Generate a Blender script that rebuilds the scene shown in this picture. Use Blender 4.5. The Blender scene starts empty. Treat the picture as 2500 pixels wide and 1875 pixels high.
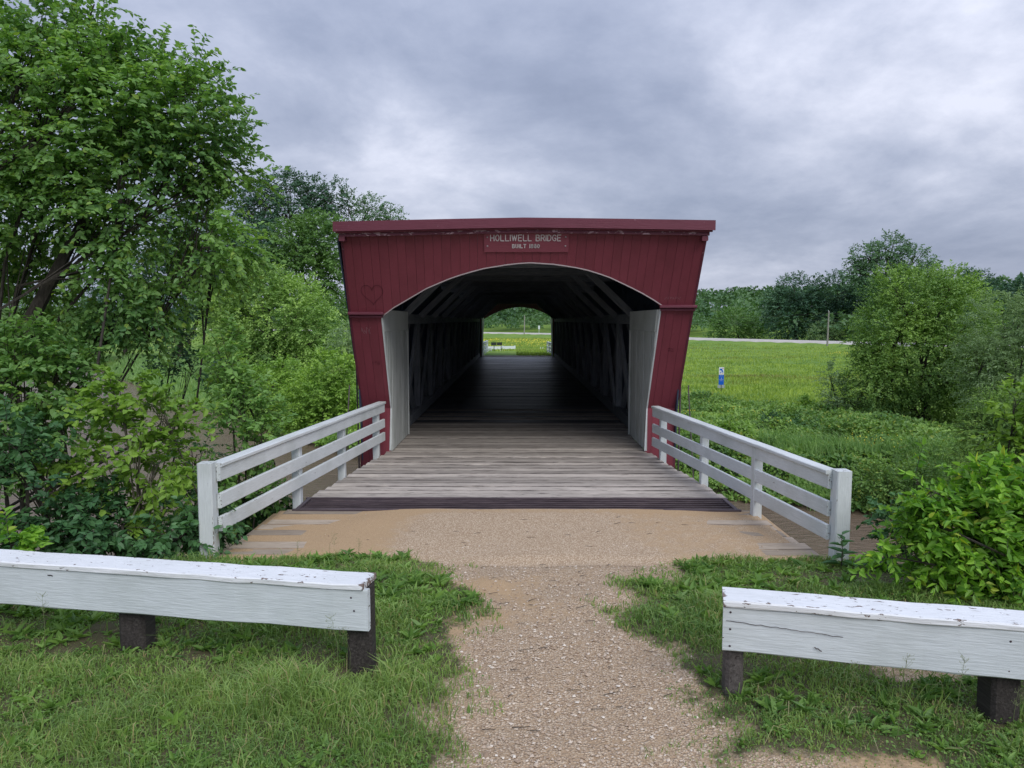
import bpy, math, random
import numpy as np
from mathutils import Vector, Matrix
random.seed(7); rng = np.random.default_rng(11)
scene = bpy.context.scene
COL = scene.collection
R = math.radians
# ------------------------------------------------------------------ camera
FPX = 1850.0
PITCH = math.atan(155.5/FPX); YAW = math.atan(11/FPX); CAMZ = 2.55
cd = bpy.data.cameras.new('camera'); cam = bpy.data.objects.new('camera', cd); COL.objects.link(cam)
cam.location = (0, 0, CAMZ); cam.rotation_euler = (math.pi/2-PITCH, 0, YAW)
cd.sensor_width = 36; cd.lens = 36*FPX/2500; cd.clip_start = .05; cd.clip_end = 8000
scene.camera = cam
# ------------------------------------------------------------------ sky, sun, exposure
SUN_EL, SUN_AZ = R(43), R(155)       # azimuth clockwise from +Y: behind the camera, to the right
w = bpy.data.worlds.new('World'); scene.world = w; w.use_nodes = True
nt = w.node_tree; nt.nodes.clear()
def N(nt, typ, ins=None, **kw):
    n = nt.nodes.new(typ)
    for k, v in kw.items(): setattr(n, k, v)
    for k, v in (ins or {}).items():
        if isinstance(v, bpy.types.NodeSocket): nt.links.new(v, n.inputs[k])
        else: n.inputs[k].default_value = v
    return n
def M_(nt, op, a, b=None, c=None, clamp=False):
    ins = {0: a}
    if b is not None: ins[1] = b
    if c is not None: ins[2] = c
    return N(nt, 'ShaderNodeMath', ins, operation=op, use_clamp=clamp).outputs[0]
def ramp(nt, fac, stops, interp='LINEAR'):
    n = N(nt, 'ShaderNodeValToRGB', {0: fac}); n.color_ramp.interpolation = interp
    e = n.color_ramp.elements
    while len(e) < len(stops): e.new(.5)
    for el, (p, c) in zip(e, stops):
        el.position = p; el.color = tuple(c)+(1,) if len(c) == 3 else c
    return n.outputs[0]
def mixc(nt, f, a, b, blend='MIX'):
    n = N(nt, 'ShaderNodeMix', data_type='RGBA', blend_type=blend)
    for i, v in ((0, f), (6, a), (7, b)):
        if isinstance(v, bpy.types.NodeSocket): nt.links.new(v, n.inputs[i])
        else: n.inputs[i].default_value = (tuple(v)+(1,) if isinstance(v, tuple) and len(v) == 3 else v)
    return n.outputs[2]
sky = N(nt, 'ShaderNodeTexSky', sky_type='NISHITA', sun_disc=False)
sky.sun_elevation = SUN_EL; sky.sun_rotation = SUN_AZ; sky.air_density = 1.2; sky.dust_density = 2
bg1 = N(nt, 'ShaderNodeBackground', {0: sky.outputs[0], 1: .08})
tc = N(nt, 'ShaderNodeTexCoord'); sx = N(nt, 'ShaderNodeSeparateXYZ', {0: tc.outputs['Generated']})
zz = M_(nt, 'ADD', M_(nt, 'MAXIMUM', sx.outputs[2], 0.0), .34)
px = M_(nt, 'DIVIDE', sx.outputs[0], zz); py = M_(nt, 'DIVIDE', sx.outputs[1], zz)
pv = N(nt, 'ShaderNodeCombineXYZ', {0: px, 1: py, 2: 1.7})
n1 = N(nt, 'ShaderNodeTexNoise', {0: pv.outputs[0], 'Scale': 1.75, 'Detail': 9, 'Roughness': .6, 'Distortion': .15})
n2 = N(nt, 'ShaderNodeTexNoise', {0: pv.outputs[0], 'Scale': .75, 'Detail': 3, 'Roughness': .5, 'Distortion': .2})
cl = M_(nt, 'ADD', M_(nt, 'MULTIPLY', n1.outputs[0], .62), M_(nt, 'MULTIPLY', n2.outputs[0], .42))
cc = ramp(nt, cl, [(.36, (.205, .24, .34)), (.45, (.262, .30, .41)), (.52, (.33, .368, .482)), (.59, (.435, .47, .585)), (.68, (.62, .645, .755))])
# an overcast sky is brighter overhead than at the horizon
zf = M_(nt, 'ADD', M_(nt, 'MULTIPLY', M_(nt, 'POWER', M_(nt, 'MAXIMUM', sx.outputs[2], 0.0), 1.6), 1.15), .93)
cc = N(nt, 'ShaderNodeVectorMath', {0: cc, 3: zf}, operation='SCALE').outputs[0]
bg2 = N(nt, 'ShaderNodeBackground', {0: cc, 1: 1.0})
mx = N(nt, 'ShaderNodeMixShader', {0: .93, 1: bg1.outputs[0], 2: bg2.outputs[0]})
N(nt, 'ShaderNodeOutputWorld', {0: mx.outputs[0]})
sl = bpy.data.lights.new('sun', 'SUN'); sl.energy = 1.5; sl.angle = R(38); sl.color = (1, .97, .92)
so = bpy.data.objects.new('sun', sl); COL.objects.link(so)
sd = Vector((math.sin(SUN_AZ)*math.cos(SUN_EL), math.cos(SUN_AZ)*math.cos(SUN_EL), math.sin(SUN_EL)))
so.rotation_euler = (-sd).to_track_quat('-Z', 'Y').to_euler(); so.location = (0, -5, 30)
scene.view_settings.view_transform = 'Standard'; scene.view_settings.look = 'None'
scene.view_settings.exposure = 0.42; scene.view_settings.gamma = 1
scene.cycles.max_bounces = 7; scene.cycles.diffuse_bounces = 3; scene.cycles.glossy_bounces = 3
scene.cycles.transmission_bounces = 3; scene.cycles.transparent_max_bounces = 4
# ------------------------------------------------------------------ helpers
_R = np.array([math.cos(YAW), math.sin(YAW), 0.])
_F = np.array([-math.sin(YAW)*math.cos(PITCH), math.cos(YAW)*math.cos(PITCH), -math.sin(PITCH)])
_U = np.cross(_R, _F)
def at(px, py, d):                     # surveying aid: the place in the world seen at a pixel of the photo, d metres ahead
    r = _F+(px-1250)/FPX*_R+(937.5-py)/FPX*_U
    return np.array([0, 0, CAMZ])+r*d/r[1]
def tag(o, label=None, cat=None, group=None, kind=None):
    if label: o['label'] = label
    if cat: o['category'] = cat
    if group: o['group'] = group
    if kind: o['kind'] = kind
    return o
def link(o, parent=None, mat=None):
    COL.objects.link(o)
    if parent: o.parent = parent
    if mat and o.data and not o.data.materials: o.data.materials.append(mat)
    return o
def empty(name, loc=(0, 0, 0)):
    o = bpy.data.objects.new(name, None); o.location = loc; o.empty_display_size = .2
    return link(o)
def npmesh(name, V, F, mat=None, smooth=False):
    """V (n,3); F list of (m,k) index arrays"""
    me = bpy.data.meshes.new(name); V = np.asarray(V, np.float32)
    me.vertices.add(len(V)); me.vertices.foreach_set('co', V.ravel())
    if not isinstance(F, list): F = [F]
    F = [np.asarray(f, np.int32) for f in F if len(f)]
    li = np.concatenate([f.ravel() for f in F]); tot = np.concatenate([np.full(len(f), f.shape[1], np.int32) for f in F])
    st = np.concatenate([[0], np.cumsum(tot)[:-1]]).astype(np.int32)
    me.loops.add(len(li)); me.loops.foreach_set('vertex_index', li)
    me.polygons.add(len(tot)); me.polygons.foreach_set('loop_start', st); me.polygons.foreach_set('loop_total', tot)
    me.polygons.foreach_set('use_smooth', np.full(len(tot), smooth))
    me.update(calc_edges=True)
    if mat: me.materials.append(mat)
    return me
def obj(name, me, parent=None, loc=None):
    o = bpy.data.objects.new(name, me)
    if loc is not None: o.location = loc
    return link(o, parent)
def place(o, parent, world):           # put a child at a world matrix, its parent being an unrotated Empty
    o.parent = parent
    o.matrix_local = (Matrix.Translation(-parent.location) @ world) if parent else world
    return o
def boxmesh(L, wd, h, segs=1, ch=.006, jit=0., taper=None):
    """timber along x, chamfered long edges, centred"""
    a, b = wd/2, h/2
    cs = np.array([(-a+ch, -b), (a-ch, -b), (a, -b+ch), (a, b-ch), (a-ch, b), (-a+ch, b), (-a, b-ch), (-a, -b+ch)])
    V = []
    for i in range(segs+1):
        t = i/segs; c = cs.copy()
        if jit: c = c+np.array([random.uniform(-jit, jit), random.uniform(-jit, jit)*.5])+rng.uniform(-jit*.4, jit*.4, c.shape)
        V.append(np.column_stack([np.full(8, (t-.5)*L), c]))
    V = np.concatenate(V); Q = []
    for i in range(segs):
        for k in range(8): Q.append((i*8+k, i*8+(k+1) % 8, (i+1)*8+(k+1) % 8, (i+1)*8+k))
    e = segs*8
    caps = np.array([[0, 7, 6, 5, 4, 3, 2, 1], [e, e+1, e+2, e+3, e+4, e+5, e+6, e+7]])
    return V, [np.array(Q)[:, ::-1], caps[:, ::-1]]
def beam(name, p0, p1, wd, h, mat, parent, segs=1, ch=.006, jit=0., up=(0, 0, 1)):
    p0, p1 = Vector(p0), Vector(p1); L = (p1-p0).length
    V, F = boxmesh(L, wd, h, segs, ch, jit)
    o = obj(name, npmesh(name, V, F, mat))
    x = (p1-p0).normalized(); u = Vector(up); y = u.cross(x).normalized(); z = x.cross(y)
    m = Matrix((x, y, z)).transposed().to_4x4(); m.translation = (p0+p1)/2
    return place(o, parent, m)
def tube(pts, rad, sides=6):
    pts = [Vector(p) for p in pts]; V = []; Q = []
    for i, p in enumerate(pts):
        d = (pts[min(i+1, len(pts)-1)]-pts[max(i-1, 0)]).normalized()
        a = d.cross(Vector((.31, .77, .55))).normalized(); b = d.cross(a)
        r = rad[i] if hasattr(rad, '__len__') else rad
        for k in range(sides):
            t = 2*math.pi*k/sides; V.append(p+a*math.cos(t)*r+b*math.sin(t)*r)
    for i in range(len(pts)-1):
        for k in range(sides): Q.append((i*sides+k, i*sides+(k+1) % sides, (i+1)*sides+(k+1) % sides, (i+1)*sides+k))
    return np.array([tuple(v) for v in V]), np.array(Q)
class Acc:                              # gathers pieces of one mesh
    def __init__(s): s.V = []; s.F = {}; s.n = 0
    def add(s, V, F):
        if not isinstance(F, list): F = [F]
        for f in F:
            f = np.asarray(f); s.F.setdefault(f.shape[1], []).append(f+s.n)
        s.V.append(np.asarray(V)); s.n += len(V)
    def mesh(s, name, mat=None, smooth=False):
        return npmesh(name, np.concatenate(s.V), [np.concatenate(v) for v in s.F.values()], mat, smooth)
def nrm(a): return a/np.maximum(np.linalg.norm(a, axis=-1, keepdims=True), 1e-9)
def waves(p, sc, seed, n=7):            # cheap smooth noise, about -1..1
    r = np.random.default_rng(seed); o = 0
    k = r.normal(size=(n, p.shape[-1]))*sc; ph = r.uniform(0, 6.28, n)
    for i in range(n): o = o+np.sin(p@k[i]+ph[i])
    return o/math.sqrt(n)
# ------------------------------------------------------------------ materials
def newmat(name):
    m = bpy.data.materials.new(name); m.use_nodes = True
    nt = m.node_tree; b = nt.nodes['Principled BSDF']
    return m, nt, b
def coords(nt, scale, objspace=True):
    t = N(nt, 'ShaderNodeTexCoord'); oi = N(nt, 'ShaderNodeObjectInfo')
    off = N(nt, 'ShaderNodeVectorMath', {0: oi.outputs['Random'], 1: (37., 61., 23.)}, operation='MULTIPLY')
    v = N(nt, 'ShaderNodeVectorMath', {0: t.outputs['Object'], 1: off.outputs[0]}, operation='ADD')
    mp = N(nt, 'ShaderNodeMapping', {'Vector': v.outputs[0], 'Scale': scale})
    return mp.outputs[0], oi.outputs['Random']
def noise(nt, vec, scale, detail=4, rough=.55, dist=0.):
    return N(nt, 'ShaderNodeTexNoise', {'Vector': vec, 'Scale': scale, 'Detail': detail, 'Roughness': rough, 'Distortion': dist}).outputs[0]
def bump(nt, b, h, strength=.4, dist=.01):
    n = N(nt, 'ShaderNodeBump', {'Height': h, 'Strength': strength, 'Distance': dist}); nt.links.new(n.outputs[0], b.inputs['Normal']); return n
def setc(nt, b, c): nt.links.new(c, b.inputs['Base Color'])
def painted(name, col, chip, grain=(1.2, 14, 14), chip_thr=.66, dirt=.35, rough=.55, crack=True, chipscale=5., wear=0.):
    m, nt, b = newmat(name)
    v, rnd = coords(nt, grain); v2, _ = coords(nt, (1, 1, 1))
    g = noise(nt, v, 6, 6, .65, .4); big = noise(nt, v2, 1.6, 4)
    c = mixc(nt, ramp(nt, g, [(.35, (1, 1, 1)), (.65, (0, 0, 0))]), col, tuple(x*.86 for x in col))
    c = mixc(nt, M_(nt, 'MULTIPLY', ramp(nt, big, [(.45, (0, 0, 0)), (.75, (1, 1, 1))]), dirt), c, tuple(x*y for x, y in zip(col, (.62, .64, .60))))
    sc = (grain[0]*2.0, grain[1]*.55, grain[2]*.55) if grain[0] < grain[2] else (grain[0]*.55, grain[1]*.55, grain[2]*2.0)
    vc, _ = coords(nt, sc); ch = noise(nt, vc, chipscale, 5, .6, .5)
    if wear:
        ge = N(nt, 'ShaderNodeSeparateXYZ', {0: N(nt, 'ShaderNodeTexCoord').outputs['Generated']})
        e1 = M_(nt, 'ABSOLUTE', M_(nt, 'SUBTRACT', ge.outputs[1], .5)); e2 = M_(nt, 'ABSOLUTE', M_(nt, 'SUBTRACT', ge.outputs[2], .5)); e3 = M_(nt, 'ABSOLUTE', M_(nt, 'SUBTRACT', ge.outputs[0], .5))
        ee = M_(nt, 'MULTIPLY', ramp(nt, M_(nt, 'MINIMUM', e1, e2), [(.40, (0, 0, 0)), (.5, (1, 1, 1))]), wear)
        ee = M_(nt, 'ADD', ee, M_(nt, 'MULTIPLY', ramp(nt, e3, [(.493, (0, 0, 0)), (.5, (1, 1, 1))]), wear))
        big2 = ramp(nt, noise(nt, v2, 2.3, 3), [(.4, (0, 0, 0)), (.7, (1, 1, 1))])
        ch = M_(nt, 'ADD', M_(nt, 'ADD', ch, ee), M_(nt, 'MULTIPLY', M_(nt, 'SUBTRACT', big2, .5), .09))
    mask = ramp(nt, ch, [(chip_thr, (0, 0, 0)), (chip_thr+.015, (1, 1, 1))])
    c = mixc(nt, mask, c, chip); setc(nt, b, c)
    b.inputs['Roughness'].default_value = rough; b.inputs['Specular IOR Level'].default_value = .35
    h = M_(nt, 'SUBTRACT', M_(nt, 'MULTIPLY', g, .6), M_(nt, 'MULTIPLY', mask, .5))
    bump(nt, b, h, .9, .008)
    return m
WHITE = painted('white_paint', (.70, .735, .745), (.24, .21, .18), chip_thr=.70, wear=.13, dirt=.6)
WHITE_OLD = painted('peeling_white_paint', (.80, .82, .84), (.20, .15, .13), chip_thr=.635, grain=(1.6, 12, 12), dirt=.25, wear=.16)
JAMB = painted('dull_white_paint', (.56, .585, .565), (.10, .11, .11), grain=(12, 12, .9), chip_thr=.74, dirt=.7)
RED = painted('barn_red_paint', (.25, .052, .074), (.42, .22, .25), grain=(15, 15, .8), chip_thr=.745, dirt=.6, rough=.5, chipscale=3.)
RED_PEEL = painted('peeling_red_paint', (.15, .034, .056), (.46, .30, .33), grain=(1.0, 8, 8), chip_thr=.575, rough=.5)
RED_TRIM = painted('red_trim_paint', (.15, .034, .056), (.42, .26, .29), grain=(1.0, 10, 10), chip_thr=.70, rough=.5)
def woodmat(name, cols, grain=(1., 18, 18), rough=.75, dark=(.03, .024, .022), dthr=.60, patch=.5, spec=.3, edge=0.):
    m, nt, b = newmat(name)
    v, rnd = coords(nt, grain); v2, _ = coords(nt, (.8, 3, 3))
    g = noise(nt, v, 3.2, 8, .68, .6)
    c = ramp(nt, g, [(.28, cols[0]), (.5, cols[1]), (.72, cols[2])])
    tone = M_(nt, 'ADD', M_(nt, 'MULTIPLY', rnd, .62), .70)
    c = N(nt, 'ShaderNodeVectorMath', {0: c, 3: tone}, operation='SCALE').outputs[0]
    vc, _ = coords(nt, (grain[0]*1.1, grain[1]*1.2, grain[2]*1.2))
    cr = noise(nt, vc, 2.2, 5, .6, .8)
    cm = ramp(nt, cr, [(dthr, (0, 0, 0)), (dthr+.05, (1, 1, 1))])
    st = ramp(nt, noise(nt, v2, 1.1, 4, .6), [(.5, (0, 0, 0)), (.75, (1, 1, 1))])
    c = mixc(nt, M_(nt, 'MULTIPLY', cm, .85), c, dark)
    c = mixc(nt, M_(nt, 'MULTIPLY', st, patch), c, tuple(x*.4 for x in cols[1]))
    if edge:
        gy = N(nt, 'ShaderNodeSeparateXYZ', {0: N(nt, 'ShaderNodeTexCoord').outputs['Generated']}).outputs[1]
        ed = M_(nt, 'MULTIPLY', M_(nt, 'ABSOLUTE', M_(nt, 'SUBTRACT', gy, .5)), 2.0)
        v3, _ = coords(nt, (1.3, 6, 6)); ed = M_(nt, 'ADD', ed, M_(nt, 'MULTIPLY', M_(nt, 'SUBTRACT', noise(nt, v3, 2.5, 5), .5), .5))
        c = mixc(nt, M_(nt, 'MULTIPLY', ramp(nt, ed, [(.76, (0, 0, 0)), (.93, (1, 1, 1))]), edge), c, dark)
    setc(nt, b, c)
    b.inputs['Roughness'].default_value = rough; b.inputs['Specular IOR Level'].default_value = spec
    bump(nt, b, M_(nt, 'SUBTRACT', g, cm), .8, .006)
    return m
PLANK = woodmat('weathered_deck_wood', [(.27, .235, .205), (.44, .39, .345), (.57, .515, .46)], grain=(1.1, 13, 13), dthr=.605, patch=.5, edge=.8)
PLANK_DUST = woodmat('sandy_deck_wood', [(.27, .215, .165), (.40, .325, .25), (.50, .425, .34)], grain=(1.1, 12, 12), dthr=.66, patch=.2, edge=.6)
PLANK_IN = woodmat('shaded_inner_deck_wood', [(.03, .034, .045), (.065, .07, .085), (.11, .112, .125)], grain=(.8, 9, 9), rough=.38, edge=.7, spec=.5, patch=.3, dthr=.62)  # tunnel shade put into the colour; low roughness for the worn surface
TIMBER = woodmat('old_truss_timber', [(.09, .10, .12), (.19, .205, .225), (.30, .305, .305)], dthr=.64, patch=.4)
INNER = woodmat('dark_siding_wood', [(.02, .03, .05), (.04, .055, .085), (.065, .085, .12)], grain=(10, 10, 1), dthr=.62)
POST = woodmat('creosoted_post_wood', [(.018, .015, .014), (.04, .034, .032), (.085, .076, .07)], grain=(18, 18, 1), dthr=.62)
GREYPOST = woodmat('grey_post_wood', [(.06, .052, .048), (.12, .105, .1), (.19, .17, .16)], grain=(18, 18, 1), dthr=.6)
STEEL = woodmat('rusty_dark_steel', [(.03, .022, .026), (.065, .048, .055), (.13, .10, .105)], rough=.5, dthr=.7)
POLE = woodmat('pale_pole_wood', [(.25, .23, .2), (.36, .34, .31), (.48, .46, .43)], grain=(12, 12, 1))
BARK = woodmat('bark', [(.02, .017, .013), (.05, .043, .035), (.095, .085, .07)], grain=(9, 9, 2), dthr=.6)
BARK_PALE = woodmat('sapling_bark', [(.06, .055, .04), (.12, .11, .08), (.18, .165, .12)], grain=(9, 9, 2), dthr=.66)
def flat(name, col, rough=.6, spec=.3):
    m, nt, b = newmat(name); v, _ = coords(nt, (1, 1, 1))
    g = noise(nt, v, 9, 4); setc(nt, b, mixc(nt, g, col, tuple(c*.8 for c in col)))
    b.inputs['Roughness'].default_value = rough; b.inputs['Specular IOR Level'].default_value = spec
    return m
LETTER = flat('faded_white_lettering', (.88, .82, .82)); TRIMP = flat('pale_edge_paint', (.5, .42, .43)); BOLTM = flat('bolt_metal', (.5, .42, .44), .4)
CARVE = flat('carved_groove', (.095, .014, .026)); SCRATCH = flat('scratched_paint', (.42, .24, .27)); INK = flat('black_marker', (.03, .035, .04))
PANELBLK = flat('dark_panel', (.03, .04, .035)); BLUE = flat('blue_sign', (.01, .12, .62), .35); SIGNW = flat('white_sign', (.75, .8, .83), .35)
SIGNR = flat('red_mark', (.6, .12, .14)); GREYSIGN = flat('grey_sign_back', (.38, .42, .42), .35); STONEM = flat('concrete', (.45, .44, .42))
LB = 1.15
def leafmat(name, c_lo, c_hi, trans=.3, rough=.45, clump=.8, hue=.5, tip=None, big=None):
    c_lo = tuple(x*LB for x in c_lo); c_hi = tuple(x*LB*1.08 for x in c_hi)
    m, nt, b = newmat(name)
    gi = N(nt, 'ShaderNodeNewGeometry'); t = N(nt, 'ShaderNodeTexCoord')
    cn = noise(nt, t.outputs['Object'], clump, 3, .55)
    f = M_(nt, 'ADD', M_(nt, 'MULTIPLY', gi.outputs['Random Per Island'], hue), M_(nt, 'MULTIPLY', ramp(nt, cn, [(.35, (0, 0, 0)), (.68, (1, 1, 1))]), 1-hue), clamp=True)
    c = mixc(nt, f, c_lo, c_hi)
    if tip: c = mixc(nt, ramp(nt, gi.outputs['Random Per Island'], [(.93, (0, 0, 0)), (.95, (1, 1, 1))]), c, tip)
    if big:
        bn = noise(nt, N(nt, 'ShaderNodeMapping', {'Vector': t.outputs['Object'], 'Scale': (.6, 1.6, 1)}).outputs[0], .045, 5, .6)
        c = mixc(nt, M_(nt, 'MULTIPLY', ramp(nt, bn, [(.54, (0, 0, 0)), (.68, (1, 1, 1))]), .75), c, big)
        c = mixc(nt, M_(nt, 'MULTIPLY', ramp(nt, bn, [(.34, (1, 1, 1)), (.46, (0, 0, 0))]), .6), c, (.08, .17, .05))
    setc(nt, b, c); b.inputs['Roughness'].default_value = rough; b.inputs['Specular IOR Level'].default_value = .35
    tr = N(nt, 'ShaderNodeBsdfTranslucent', {0: mixc(nt, 1.0, c, (1.25, 1.3, .55), 'MULTIPLY')})
    ms = N(nt, 'ShaderNodeMixShader', {0: trans, 1: b.outputs[0], 2: tr.outputs[0]})
    nt.links.new(ms.outputs[0], nt.nodes['Material Output'].inputs[0])
    return m
L_NEAR = leafmat('tree_leaves', (.078, .185, .065), (.25, .42, .11), .42, clump=.7, hue=.4, tip=(.28, .42, .08))
L_DARK = leafmat('dark_leaves', (.032, .095, .04), (.095, .21, .07), .25, clump=.6, hue=.45)
L_LIGHT = leafmat('young_leaves', (.10, .21, .035), (.24, .38, .055), .38, clump=1.2, hue=.6)
L_BRIGHT = leafmat('bright_bush_leaves', (.07, .20, .03), (.30, .52, .06), .4, clump=2.3, hue=.6, tip=(.40, .5, .06))
L_ASH = leafmat('light_green_crown', (.075, .17, .05), (.30, .45, .10), .3, clump=.35, hue=.45)
L_ASH2 = leafmat('pale_green_crown', (.10, .21, .06), (.38, .54, .14), .3, clump=.28, hue=.4)
L_MID = leafmat('mid_green_crown', (.07, .16, .05), (.17, .29, .08), .3, clump=.25, hue=.45)
L_FAR = leafmat('far_green_crown', (.06, .135, .07), (.15, .26, .12), .25, clump=.12, hue=.45)
L_FARD = leafmat('far_dark_crown', (.036, .095, .06), (.09, .175, .095), .25, clump=.12, hue=.45)
L_VINE = leafmat('vine_leaves', (.11, .235, .04), (.31, .47, .085), .3, clump=.5, hue=.4)
L_SILV = leafmat('grey_green_leaves', (.12, .20, .09), (.27, .38, .19), .3, clump=.8)
L_BANK = leafmat('undergrowth_leaves', (.06, .15, .04), (.28, .43, .10), .3, clump=.4, hue=.4, tip=(.3, .36, .07))
L_HILL = leafmat('hill_forest_leaves', (.055, .125, .06), (.12, .215, .085), .25, clump=.05, hue=.4)
GRASS = leafmat('grass_blades', (.075, .16, .042), (.275, .385, .105), .3, clump=1.3, hue=.55, tip=(.42, .36, .18))
WEED = leafmat('weed_leaves', (.055, .135, .032), (.20, .33, .07), .3, clump=2., hue=.6)
REED = leafmat('tall_grass_blades', (.10, .22, .07), (.33, .48, .20), .35, clump=.6, hue=.6)
MEADOW = leafmat('meadow_grass', (.13, .225, .045), (.37, .47, .09), .3, clump=.3, hue=.4, big=(.20, .17, .07))
def flower():
    m, nt, b = newmat('yellow_petals'); b.inputs['Base Color'].default_value = (.72, .62, .05, 1); b.inputs['Roughness'].default_value = .6; return m
YELLOW = flower()
# ------------------------------------------------------------------ terrain
XN = [-260, -90, -45, -20, -8, 8, 14, 30, 60, 200]; YN = [150, 75, 38, 21, 17.5, 17, 14, 4, -14, -90]
XF = [-300, -100, -60, -35, -20, -9, 10, 14, 30, 60, 200]; YF = [260, 150, 110, 74, 55, 40.5, 30.5, 28.5, 22, 8, -60]
XE = [-200, -60, -20, -8, -5, -3.5, -3.3, 3.3, 3.5, 4.2, 5, 8, 20, 60, 200]; YE = [-90, -25, -8, 5.0, 6.6, 7.95, 8.4, 8.4, 8.0, 7.5, 6.5, 4.6, -4, -32, -120]
ROAD = np.array([(220, -25), (130, 96), (76.3, 170.8), (48.4, 209.5), (12.8, 283.5), (-11.8, 307), (-90, 372), (-300, 500)], float)
def sstep(t): t = np.clip(t, 0, 1); return t*t*(3-2*t)
def road_dist(x, y):
    best = np.full(np.shape(x), 1e9); side = np.zeros(np.shape(x))
    for a, b in zip(ROAD[:-1], ROAD[1:]):
        d = b-a; L2 = d@d; t = np.clip(((x-a[0])*d[0]+(y-a[1])*d[1])/L2, 0, 1)
        ex = x-a[0]-t*d[0]; ey = y-a[1]-t*d[1]; r = np.hypot(ex, ey)
        s = np.where(d[0]*ey-d[1]*ex < 0, 1., -1.)       # +1 on the far side
        side = np.where(r < best, s, side); best = np.minimum(best, r)
    return best, side
def H(x, y):
    x = np.asarray(x, float); y = np.asarray(y, float)
    yn, yf, ye = np.interp(x, XN, YN), np.interp(x, XF, YF), np.interp(x, XE, YE)
    P2 = np.stack([x, y], -1)
    zp = np.interp(y, [0, 4, 5, 7, 8, 9], [.2, .16, .14, .07, -.028, -.05])+.018*waves(P2, 2.2, 3)
    s = np.clip((y-ye)/np.maximum(yn-ye, 1), 0, 1)
    z1 = zp-5.05*(1-(1-s)**2.0)**.8
    bed = -5-np.minimum(1.6, .25*np.minimum(np.abs(y-yn), np.abs(yf-y)))
    t = (y-yf)
    far = -5+1.6*sstep(t/6)+.10*waves(P2, .35, 5)*sstep(t/6)*np.exp(-np.maximum(t-40, 0)/40)
    a = 1-sstep((np.abs(x-.1)-3.1)/6.5)
    bb = sstep((y-48.5)/6.5)*np.interp(y, [0, 62, 70, 77, 96, 120], [1, 1, .93, .8, 0, 0])
    far = far+(-.02-far)*a*bb
    rd, side = road_dist(x, y)
    far = np.where(rd < 12, np.maximum(far, -3.4+.85*(1-sstep((rd-4.2)/6))), far)
    far = far+np.where(side > 0, 11.5*sstep((rd-25)/150)+20*sstep((rd-150)/1200), 0)
    z = np.where(y < ye, zp, np.where(y < yn, z1, np.where(y < yf, bed, far)))
    return z
def pathc(y):                           # gravel path: left and right edges
    return np.interp(y, [0, 3.9, 5, 6, 7.3, 8.0, 8.2], [-.5, -.5, -.45, -.38, -.55, -1.0, -3.3]), np.interp(y, [0, 3.9, 5, 6, 7.3, 7.9, 8.2], [1.15, 1.1, 1.2, .95, 1.1, 1.6, 3.3])
def bare(x, y):                         # 1 = no grass
    P2 = np.stack([x, y], -1); l, r = pathc(y)
    e = .12*waves(P2, 3.2, 21)+.09*waves(P2, 9., 22)+.05*waves(P2, 22., 24)
    d = np.minimum(x-l, r-x)+e
    b = sstep(.5+d/.75)
    b = np.maximum(b, sstep((y-7.98+.10*waves(P2, 2.5, 23))/.16)*(np.abs(x) < 3.6))
    patch = sstep((waves(P2, 1.9, 31)-.75)/.5)*np.where(x > 0, 1, .35)
    near = sstep((4.25-y)/.4)*sstep((x-.9)/.4)*sstep((waves(P2, 3.1, 33)+.35)/.6)
    b = np.maximum(b, np.maximum(patch*.6*(y > 4.9), near*.8))
    return np.clip(b, 0, 1)
def grid_axis(segs):
    out = []
    for a, b, n in segs: out += list(np.linspace(a, b, n, endpoint=False))
    return np.array(out+[segs[-1][1]])
gx = grid_axis([(-3500, -500, 8), (-500, -120, 16), (-120, -40, 22), (-40, -9, 30), (-9, -3.6, 24), (-3.6, 3.6, 84), (3.6, 9, 24), (9, 40, 30), (40, 160, 34), (160, 500, 14), (500, 3500, 8)])
gy = grid_axis([(-400, -30, 8), (-30, 2, 12), (2, 3.4, 10), (3.4, 9.2, 84), (9.2, 22, 36), (22, 62, 50), (62, 130, 34), (130, 380, 50), (380, 900, 16), (900, 5000, 10)])
X, Y = np.meshgrid(gx, gy); Z = H(X, Y)
nx, ny = len(gx), len(gy)
B = bare(X, Y)*((np.abs(X) < 9) & (Y > 0) & (Y < 9.3))
P2 = np.stack([X, Y], -1)
sand = .22+.8*sstep((waves(P2, 1.8, 41)+.5*waves(P2, 6., 42)-.1)/1.3)
Z = Z-np.where((B > .3) & (Y < 8.2), .015*B, 0)
idx = (np.arange(ny-1)[:, None]*nx+np.arange(nx-1)[None]).ravel()
me = npmesh('ground', np.column_stack([X.ravel(), Y.ravel(), Z.ravel()]), np.column_stack([idx, idx+1, idx+nx+1, idx+nx]), None, True)
for nm, arr in (('bare', B), ('sand', sand)):
    at_ = me.attributes.new(nm, 'FLOAT', 'POINT'); at_.data.foreach_set('value', arr.ravel().astype(np.float32))
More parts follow.
